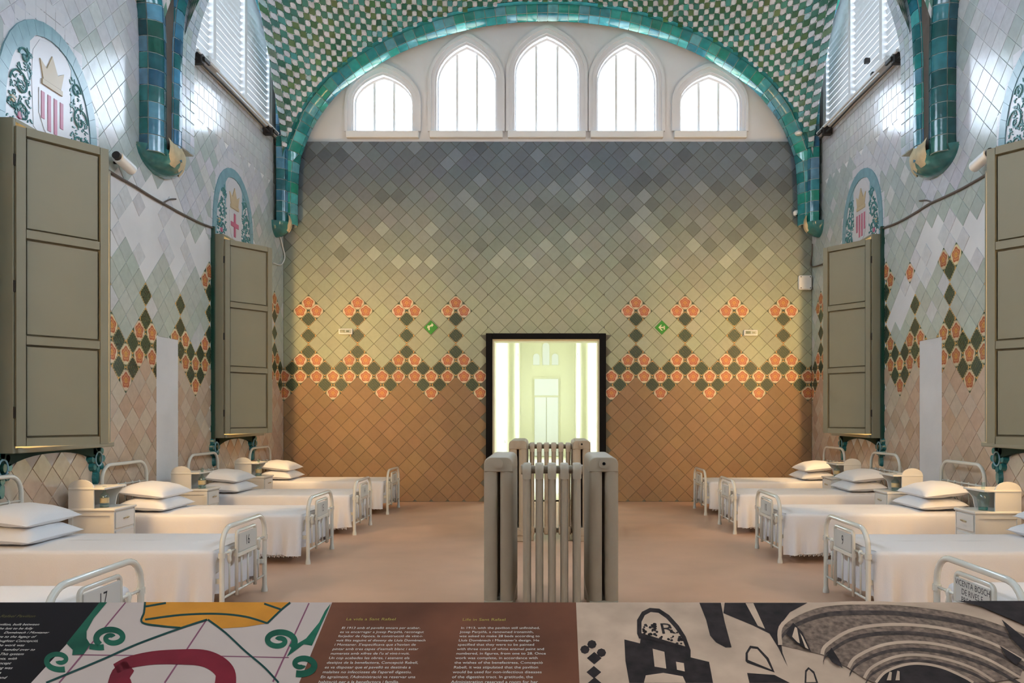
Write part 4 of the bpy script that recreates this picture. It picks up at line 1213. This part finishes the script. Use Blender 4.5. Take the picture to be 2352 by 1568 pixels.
# ------------------------------------------------------------------ small wall fittings
for sgn, xc in (('left', 990), ('right', 1520)):
    p = px(xc, 752, YB); root = empty('exit_sign', (p.x, YB, p.z)); tag(root, 'green diamond exit sign with white arrow, %s of the doorway' % sgn, 'sign', 'green diamond exit signs')
    fn = lambda a, b, h: (p.x+a, YB-.008-h, p.z+b)
    q = .132
    MB().prism([(-q, 0), (0, -q), (q, 0), (0, q)], fn, 0, .012, .003, back=True).build('board', M['sign_green'], root, wb=True)
    if sgn == 'left':   # bent arrow / running figure
        ar = [(-.045, -.05), (-.02, -.05), (-.02, .0), (.015, .03), (.015, .0), (.05, .045), (.015, .085), (.015, .06), (-.045, .02)]
        ar2 = [(-.07, -.01), (-.045, -.02), (-.03, .03), (-.055, .04)]
    else:
        ar = [(-.065, .0), (-.02, .05), (.0, .05), (-.025, .012), (.05, .012), (.05, -.012), (-.025, -.012), (.02, -.06), (-.01, -.06)]
        ar2 = [(.03, .03), (.055, .03), (.055, -.04), (.03, -.04)]
    for P in (ar, ar2): MB().prism(P, fn, .012, .015).build('arrow', M['sign_white'], root, wb=True)
for sgn, xc, yc in (('left', 795, 762), ('right', 1723, 765)):
    p = px(xc, yc, YB); root = empty('exit_lamp', (p.x, YB, p.z)); tag(root, 'small rectangular emergency exit lamp on the %s half of the tiled wall' % sgn, 'emergency lamp', 'emergency exit lamps')
    MB().box(p.x-.125, p.x+.125, YB-.06, YB-.008, p.z-.05, p.z+.055, b=.008).build('housing', M['white_plastic'], root, wb=True)
    MB().box(p.x-.105, p.x+.105, YB-.066, YB-.06, p.z-.03, p.z+.04).build('screen', M['acrylic'], root, wb=True)
    MB().box(p.x-.09, p.x-.01, YB-.070, YB-.066, p.z-.015, p.z+.03).build('pictogram', M['darkgreen'], root, wb=True)
    MB().box(p.x+.02, p.x+.07, YB-.070, YB-.066, p.z-.01, p.z+.02).build('pictogram', M['darkgreen'], root, wb=True)
p = px(1851, 648, YB-.1)
root = empty('alarm_box', (p.x, YB, p.z)); tag(root, 'square white alarm box with four screws beside the right corner', 'alarm box')
MB().box(p.x-.118, p.x+.118, YB-.09, YB-.008, p.z-.13, p.z+.13, b=.015).build('housing', M['white_plastic'], root, wb=True)
for sx in (-1, 1):
    for sz in (-1, 1): MB().tube([(p.x+sx*.085, YB-.095, p.z+sz*.10), (p.x+sx*.085, YB-.088, p.z+sz*.10)], .009, 8).build('screw', M['dark'], root, wb=True)
p = px(1832, 492, YB-.12)
root = empty('dome_camera', (p.x, YB, p.z)); tag(root, 'small white dome camera with black lens beside the right rib', 'camera')
MB().lathe([(.06, -.02), (.075, .01), (.075, .05), (.05, .075)], 16, (p.x, YB-.10, p.z)).build('housing', M['white_plastic'], root, True, wb=True)
MB().lathe([(.002, -.055), (.03, -.045), (.05, -.02), (.055, .0)], 14, (p.x+.015, YB-.13, p.z+.005)).build('lens', M['black'], root, True, wb=True)
p = px(1834, 306, 14.0)
root = empty('detector', tuple(p)); tag(root, 'tiny white detector fixed on the right side of the teal arch', 'detector')
MB().lathe([(.05, -.03), (.07, 0), (.05, .03)], 14, tuple(p)).build('housing', M['white_plastic'], root, True, wb=True)
for S, x, y in ((-1, 285, 373), (1, 2256, 366)):
    nm = 'left' if S < 0 else 'right'
    Yw = S*(WX-.12)*F_PX/(x-CX); p = px(x, y, Yw)
    root = empty('wall_spotlight', tuple(p)); tag(root, 'small white cylindrical wall spotlight above the cable on the %s wall' % nm, 'spotlight', 'wall spotlights')
    MB().tube([p+Vector((0, -.13, .02)), p+Vector((0, .16, -.03))], .062, 16).build('housing', M['white_plastic'], root, True, wb=True)
    MB().tube([p+Vector((0, -.17, .03)), p+Vector((0, -.125, .02))], .045, 12).build('cap', M['dark'], root, True, wb=True)
    MB().tube([p, p+Vector((S*.11, 0, 0))], .02, 8).build('arm', M['dark'], root, True, wb=True)
# cables
def wall_cable(S, pts, r, mat, label, h=.02):
    P = []
    for x, y in pts:
        Y = S*(WX-h)*F_PX/(x-CX); P.append(px(x, y, Y))
    P = [Vector(q) for q in catmull([tuple(p) for p in P], 6)]
    o = MB().tube(P, r, 8).build('cable', M[mat], None, True); tag(o, label, 'cable'); return o
wall_cable(-1, [(246, 390), (270, 405), (310, 428), (345, 450), (380, 470), (420, 492), (460, 512), (492, 524)], .016, 'cable', 'thick brown cable sagging along the left wall between the shutter boxes')
wall_cable(-1, [(375, 466), (390, 458), (404, 457)], .010, 'cable', 'short stray cable end sticking out on the left wall')
wall_cable(1, [(2270, 398), (2215, 430), (2170, 452), (2135, 468), (2100, 490), (2060, 512), (2022, 526)], .016, 'cable', 'thick grey cable sagging along the right wall between the shutter boxes')
wall_cable(1, [(2142, 465), (2128, 460), (2112, 461)], .010, 'cable', 'short stray cable end sticking out on the right wall')
wall_cable(-1, [(636, 300), (640, 350), (638, 440), (640, 520), (648, 560), (654, 590), (645, 608), (628, 604)], .012, 'white_plastic', 'thin white cable looping down the left corner beside the rib', .03)
wall_cable(1, [(1866, 560), (1865, 585), (1862, 608), (1870, 612), (1890, 606)], .012, 'cable', 'thin cable hanging below the right corner corbel', .04)
for k, (x, y) in enumerate(((2005, 172), (1990, 140), (2105, 172), (2092, 190))):
    Y = (WX-.05)*F_PX/(x-CX); p = px(x, y, Y)
    o = MB().box(p.x-.03, p.x+.05, p.y-.035, p.y+.035, p.z-.04, p.z+.04, b=.01).build('anchor_bolt', M['dark'])
    tag(o, ('black fixing on the right window sill bar', 'black fixing in front of the right louvres', 'upper black hole cap on the right pale arch band', 'lower black hole cap on the right pale arch band')[k], 'fixing')

# ------------------------------------------------------------------ information panel in the foreground
EY, SL = 1.60, .333
EZ = EYE-(1383-CY)/F_PX*EY
def onp(x, y, lift=0.0):
    """point of the sloping board seen at that place of the photograph's frame"""
    k = (y-CY)/F_PX; Y = (EYE-EZ+SL*EY)/(k+SL); return Vector(((x-CX)/F_PX*Y, Y, EYE-k*Y))+Vector((0, -SL, 1)).normalized()*lift
M['board'] = pbr('panel_board_edge', (.10, .08, .07), .5, .4)
M['p_brown_dark'] = pbr('print_dark_brown', (.007, .003, .0025), .75, .15, noise=.2, nscale=6)
M['p_brown'] = pbr('print_wood_brown', (.155, .052, .024), .75, .15, noise=.35, nscale=5)
M['p_pink'] = pbr('print_pale_tile', (.52, .385, .315), .75, .15, noise=.04, nscale=6)
M['p_line'] = pbr('print_plum_line', (.22, .07, .10), .75, .15)
M['p_orange'] = pbr('print_orange', (.60, .22, .02), .75, .15, noise=.15, nscale=14)
M['p_green'] = pbr('print_green', (.012, .085, .045), .75, .15, noise=.5, nscale=10)
M['p_dgreen'] = pbr('print_dark_green_line', (.01, .045, .035), .75, .15)
M['p_red'] = pbr('print_crimson', (.19, .012, .02), .75, .15, noise=.3, nscale=9)
M['p_sepia'] = pbr('print_sepia_light', (.53, .345, .23), .75, .15, noise=.22, nscale=11)
M['p_sepia_mid'] = pbr('print_sepia_mid', (.20, .125, .085), .75, .15, noise=.6, nscale=90)
M['p_sepia_dark'] = pbr('print_sepia_dark', (.030, .019, .016), .75, .15, noise=.5, nscale=40)
M['p_sepia_shade'] = pbr('print_sepia_shade', (.07, .045, .034), .75, .15, noise=.6, nscale=70)
M['p_text'] = pbr('print_cream_text', (.70, .60, .50), .75, .15)
M['p_title'] = pbr('print_gold_text', (.40, .30, .06), .75, .15)
M['p_title_dim'] = pbr('print_olive_text', (.10, .085, .02), .75, .15)
panel = empty('information_panel', (0, EY-.3, 0)); tag(panel, 'long sloping printed information panel across the bottom of the picture', 'information panel')
yN = 1.02; zN = EZ+SL*(yN-EY)
bd = MB(); XL, XR = -1.45, 1.45; nrm = Vector((0, -SL, 1)).normalized()
P = [Vector((XL, yN, zN)), Vector((XR, yN, zN)), Vector((XR, EY+.006, EZ+.006*SL)), Vector((XL, EY+.006, EZ+.006*SL))]
n = bd.pts([p-nrm*.004 for p in P]+[p-nrm*.034 for p in P])
for q in ((0,1,2,3),(7,6,5,4),(0,4,5,1),(1,5,6,2),(2,6,7,3),(3,7,4,0)): bd.face([n+i for i in q])
bd.build('board', M['board'], panel, wb=True)
for x in (-1.2, -.4, .4, 1.2): MB().box(x-.03, x+.03, 1.25, 1.33, 0, EZ+SL*(1.29-EY)-.05, b=.006).build('post', M['black'], panel, wb=True)
MB().box(-1.3, 1.3, 1.22, 1.36, 0, .02).build('foot_rail', M['black'], panel, wb=True)
def section(x0t, x1t, x0b, x1b, mat, name, lift=0.0):
    """printed field between two receding edges, given by their frame positions at y=1383 and y=1568"""
    a, b, c, d = onp(x0t, 1383), onp(x1t, 1383), onp(x1b, 1568), onp(x0b, 1568)
    e = (yN-a.y)/(d.y-a.y); c = b+(c-b)*e; d = a+(d-a)*e
    mb = MB(); n = mb.pts([a+nrm*lift, b+nrm*lift, c+nrm*lift, d+nrm*lift]+[p-nrm*.004 for p in (a, b, c, d)])
    mb.face([n, n+1, n+2, n+3]); 
    for i in range(4): mb.face([n+i, n+(i+1) % 4, n+4+(i+1) % 4, n+4+i])
    return mb.build(name, mat, panel, wb=True)
f1 = section(-390, 241, -760, 71, M['p_brown_dark'], 'text_field')
f2 = section(241, 763, 71, 687, M['p_pink'], 'tile_picture')
f3 = section(763, 1323, 687, 1331, M['p_brown'], 'text_field')
f4 = section(1323, 2900, 1331, 3050, M['p_sepia'], 'old_photograph')
def dress(parent, shapes, zx, zy, sc, mat, name, lift):
    """each shape (one polygon, or a strip of polygons) becomes one printed piece"""
    for sh in shapes:
        polys = sh if isinstance(sh[0][0], (tuple, list)) else [sh]
        mb = MB(); ids = {}
        for P in polys:
            f = []
            for a, b in P:
                k = (round(a, 1), round(b, 1))
                if k not in ids: ids[k] = mb.pts([onp(zx+a/sc, zy+b/sc, lift)])
                if ids[k] not in f: f.append(ids[k])
            if len(f) > 2: mb.face(f)
        mb.build(name, mat, parent)
def stroke(pts, w0, w1=None, n=6):
    P = [Vector(p) for p in catmull(pts, n)]; m = len(P); w1 = w0 if w1 is None else w1; L, R = [], []
    for i, p in enumerate(P):
        t = (P[min(i+1, m-1)]-P[max(i-1, 0)]).normalized(); w = (w0+(w1-w0)*i/(m-1))/2; nn = Vector((-t.y, t.x)); L.append(tuple(p+nn*w)); R.append(tuple(p-nn*w))
    return [[L[i], L[i+1], R[i+1], R[i]] for i in range(m-1)]
# tile picture (frame of the enlarged detail: origin 0,1370, scale 3.015)
Z5 = (0, 1370, 3.015)
lines = []
for a, b in (((870, 40), (410, 597)), ((1510, 40), (1140, 597)), ((2140, 45), (1890, 590))): lines.append(stroke([a, ((a[0]+b[0])/2, (a[1]+b[1])/2), b], 9, 12))
lines.append(stroke([(500, 402), (1000, 408), (1500, 412), (2000, 422)], 7))
dress(f2, lines, *Z5, M['p_line'], 'tile_joint', .0003)
dress(f2, [[(1005, 38), (2010, 40), (1945, 95), (1850, 185), (1700, 210), (1520, 222), (1440, 160), (1260, 218), (1130, 210), (985, 180)]], *Z5, M['p_orange'], 'orange_petal', .0005)
g = []
for st in ([(1005, 38), (998, 110), (985, 180), (1120, 205), (1250, 217)], [(1440, 160), (1560, 250), (1700, 380), (1830, 490), (1930, 597)], [(1435, 160), (1250, 220), (950, 330), (700, 440), (320, 597)],
           [(1005, 160), (1250, 128), (1500, 120), (1700, 140), (1850, 185)], [(2010, 42), (1945, 95), (1850, 187)], [(1005, 70), (1150, 45)], [(1830, 50), (1945, 90)]): g.append(stroke(st, 14))
dress(f2, g, *Z5, M['p_dgreen'], 'green_outline', .0007)
g = []
def spiral(cx, cy, r0, turns, a0, sg, sy=.62): return [(cx+sg*r0*(1-.86*t)*cos(a0+turns*2*pi*t), cy+sy*r0*(1-.86*t)*sin(a0+turns*2*pi*t)) for t in [k/26 for k in range(27)]]
g.append(stroke(spiral(775, 285, 115, 1.5, 2.4, 1), 44, 30, 3))
g.append(stroke([(620, 345), (680, 352), (720, 350)], 40, 40))
g.append(stroke(spiral(1930, 305, 118, 1.5, 2.4, -1), 44, 30, 3))
g.append(stroke(spiral(2090, 470, 110, 1.2, 1.2, -1), 48, 30, 3))
g.append(stroke(spiral(410, 440, 110, 1.2, 1.2, 1), 40, 26, 3))
dress(f2, g, *Z5, M['p_green'], 'green_scroll', .0005)
dress(f2, [[(690, 40), (742, 40), (650, 150), (600, 240), (600, 290), (625, 330), (580, 400), (500, 405), (505, 370), (460, 325)], [(2290, 48), (2280, 75), (2160, 340), (2105, 330), (2010, 400), (1985, 420), (2020, 350), (2120, 290), (2210, 180), (2250, 100)]], *Z5, M['p_green'], 'green_stem', .0006)
dress(f2, [stroke([(800, 500), (900, 455), (1060, 425), (1240, 418), (1400, 425), (1500, 465), (1560, 530), (1560, 620)], 70, 150, 6), stroke([(900, 480), (840, 540), (830, 620)], 90, 180, 4)], *Z5, M['p_red'], 'crimson_curl', .0006)
# old photograph (origin 1300,1370, scale 2.236)
Z7 = (1300, 1370, 2.236)
D1, D2, D3 = [], [], []
D1 += [[(365, 190), (365, 120), (390, 78), (430, 58), (480, 62), (530, 95), (580, 150), (615, 205), (640, 275), (375, 215)],
       [(300, 220), (380, 240), (385, 205), (640, 275), (640, 312), (735, 335), (755, 443), (325, 443), (305, 330)],
       [(685, 32), (795, 32), (815, 130), (850, 260), (820, 262), (770, 235), (740, 200), (720, 120)], [(815, 32), (1240, 32), (1150, 80), (1112, 130), (1100, 200), (1112, 290), (1140, 362), (1090, 262), (1045, 190), (960, 148), (808, 85)],
       [(922, 330), (922, 290), (945, 252), (985, 258), (1040, 315), (1072, 390), (930, 340)], [(930, 392), (1070, 402), (1150, 443), (942, 443)],
       [(1225, 443), (1228, 380), (1245, 362), (1275, 385), (1295, 443)]]
for cxp, cyp in ((97, 272), (133, 245), (182, 288)): D1.append([(cxp+24*cos(k*pi/4), cyp+22*sin(k*pi/4)) for k in range(8)])
for cxp, cyp in ((145, 316), (143, 388), (147, 446)): D1.append([(cxp-38, cyp), (cxp, cyp-32), (cxp+38, cyp), (cxp, cyp+32)])
dress(f4, D1, *Z7, M['p_sepia_dark'], 'dark_shape', .0004)
D2 += [[(388, 188), (388, 130), (405, 96), (435, 80), (475, 84), (515, 112), (560, 162), (595, 212), (612, 256)], [(445, 268), (505, 284), (515, 370), (455, 360)], [(565, 335), (605, 342), (610, 385), (570, 376)],
       [(922, 34), (962, 34), (1022, 166), (985, 150)], [(934, 325), (934, 292), (950, 266), (982, 270), (1028, 322), (1056, 376)], [(1234, 440), (1236, 388), (1247, 374), (1270, 396), (1284, 440)], [(400, 443), (410, 405), (500, 392), (600, 410), (615, 443)]]
dress(f4, D2, *Z7, M['p_sepia'], 'light_shape', .0006)
rg = random.Random(3); sp_ = []
for k in range(60):
    t = rg.random(); x = 395+t*205; y0_, y1_ = 150-60*sin(t*2.4)+t*90, 195+t*55; y = y0_+rg.random()*(y1_-y0_); 
    if 470 < x < 535 and 135 < y < 200: continue
    r_ = rg.uniform(4, 10); sp_.append([(x+r_*cos(q*pi/3), y+r_*.8*sin(q*pi/3)) for q in range(6)])
dress(f4, sp_, *Z7, M['p_sepia_dark'], 'ornament', .0008)
arcs = [((1100, 250), (1115, 140), (1300, 50), (1560, 34), (1800, 48), (2100, 100), (2360, 190)), ((1315, 300), (1340, 250), (1480, 170), (1700, 146), (1950, 170), (2180, 240), (2360, 335)), ((1450, 370), (1490, 315), (1620, 255), (1780, 238), (1960, 260), (2150, 320), (2330, 420)),
        ((1530, 425), (1570, 370), (1680, 318), (1800, 305), (1940, 325), (2090, 375), (2200, 443)), ((1590, 450), (1640, 395), (1730, 360), (1820, 352), (1930, 372), (2040, 420), (2090, 450))]
for k, A in enumerate(arcs):
    C = catmull(A, 6); L0 = .0008+k*.0006
    Cn = catmull(arcs[k+1], 6) if k < 4 else [(x, max(y, 470)) for x, y in C]
    fill_p = [[C[i], C[i+1], Cn[i+1], Cn[i]] for i in range(len(C)-1)]
    dress(f4, [fill_p], *Z7, M['p_sepia_mid'] if k < 4 else M['p_sepia_dark'], 'vault_band', L0)
    off = 38-5*k
    dark = []
    for i in range(len(C)-1): dark.append([(C[i][0]+6, C[i][1]+off), (C[i+1][0]+6, C[i+1][1]+off), (C[i+1][0]+6, C[i+1][1]+off+24-3*k), (C[i][0]+6, C[i][1]+off+24-3*k)])
    if k < 4: dress(f4, [dark], *Z7, M['p_sepia_shade'], 'vault_shadow', L0+.0002)
    dress(f4, [stroke(A, 22-2*k, 12)], *Z7, M['p_sepia'], 'vault_edge', L0+.0004)
dress(f4, [[(2010, 30), (2400, 30), (2400, 175), (2250, 110), (2120, 55)], [(2235, 125), (2400, 260), (2360, 300), (2290, 230)], [(1128, 200), (1165, 142), (1212, 190), (1258, 292), (1180, 246)], [(1340, 310), (1362, 270), (1400, 330), (1420, 375), (1365, 345)], [(2225, 260), (2340, 330), (2310, 360), (2260, 320)]], *Z7, M['p_sepia_dark'], 'dark_shape', .0040)
dress(f4, [[(1160, 215), (1175, 165), (1185, 170), (1200, 250), (1188, 244)], [(1200, 195), (1215, 215), (1245, 280), (1228, 272)], [(1645, 440), (1660, 395), (1672, 398), (1668, 440)], [(1690, 440), (1700, 390), (1712, 394), (1712, 440)]], *Z7, M['p_sepia'], 'light_shape', .0044)
# lettering
slope = math.atan(SL)
def put_text(body, x, y, size, mat, parent, sx=1.0, lift=.0004, sp=1.0, bold=0.0):
    me = text_mesh(body, size, 'LEFT', 0.0, sp)
    if not me.vertices: return
    p = onp(x, y, lift); me.transform(Matrix.Translation(p) @ Matrix.Rotation(slope, 4, 'X') @ Matrix.Scale(sx, 4, (1, 0, 0)))
    o = link('lettering', me, mat, parent); return o
cat = ['El 1913 amb el pavelló encara per acabar,', 'es va encarregar a Josep Perpiñà, reconegut', "forjador de l'època, la construcció de vint-i-", 'vuit llits seguint el disseny de Lluís Domènech', "i Montaner. S'especificava que s'havien de", "pintar amb tres capes d'esmalt blanc i estar", "numerats amb xifres de l'u al vint-i-vuit.", 'Un cop acabades les obres, i atenent els', 'desitjos de la benefactora, Concepció Rabell,', 'es va disposar que el pavelló es destinés a', "malaltes no infeccioses de l'aparell digestiu.", "En agraïment, l'Administració va reservar una", 'habitació per a la benefactora i família.']
eng = ['In 1913, with the pavilion still unfinished,', 'Josep Perpiñà, a renowned ironsmith,', 'was asked to make 28 beds according to', "Lluís Domènech i Montaner's design. He", 'specified that they were to be painted', 'with three coats of white enamel paint and', 'numbered, in figures, from one to 28. Once', 'work was complete, in accordance with', 'the wishes of the benefactress, Concepció', 'Rabell, it was stipulated that the pavilion', 'would be used for non-infectious diseases', 'of the digestive tract. In gratitude, the', 'Administration reserved a room for her']
lft = ['el Pavilion, built between', 'was the last to be fully', 'Domènech i Montaner', 'tribute to the legacy of', 'daughter Concepció,', 'the work was', 'handed over to', 'it. This system', 'patients, with', 'concept', 'ing was', 'is a', 'and']
Ya = onp(0, 1442).y; dY = (onp(0, 1442).y-onp(0, 1558).y)/11.3
def y_of(Y): return CY+F_PX*((EYE-EZ+SL*EY)/Y-SL)
for k in range(13):
    Y = Ya-dY*k; y = y_of(Y)
    put_text(cat[k], CX+(-.3935)*F_PX/Y, y, .0102, M['p_text'], f3, .88)
    put_text(eng[k], CX+(-.166)*F_PX/Y, y, .0102, M['p_text'], f3, .90)
    Yl = onp(0, 1434).y-dY*k; xr = onp([123, 108, 116, 112, 101, 62, 90, 75, 58, 29, 36, 12, 16][k], y_of(Yl)).x
    body = lft[k]; wdt = len(body)*.0102*.50*.9
    put_text(body, CX+(xr-wdt)*F_PX/Yl, y_of(Yl), .0102, M['p_text'], f1, .9)
put_text('La vida a Sant Rafael', 795, 1422, .0125, M['p_title'], f3, .95)
put_text('Life in Sant Rafael', 1062, 1423, .0125, M['p_title'], f3, .95)
put_text('Rafael Pavilion', 2, 1415, .0125, M['p_title_dim'], f1, .95)
put_text('R', 1300+480/2.236, 1370+168/2.236, .05, M['p_sepia_dark'], f4, 1.0, .001)
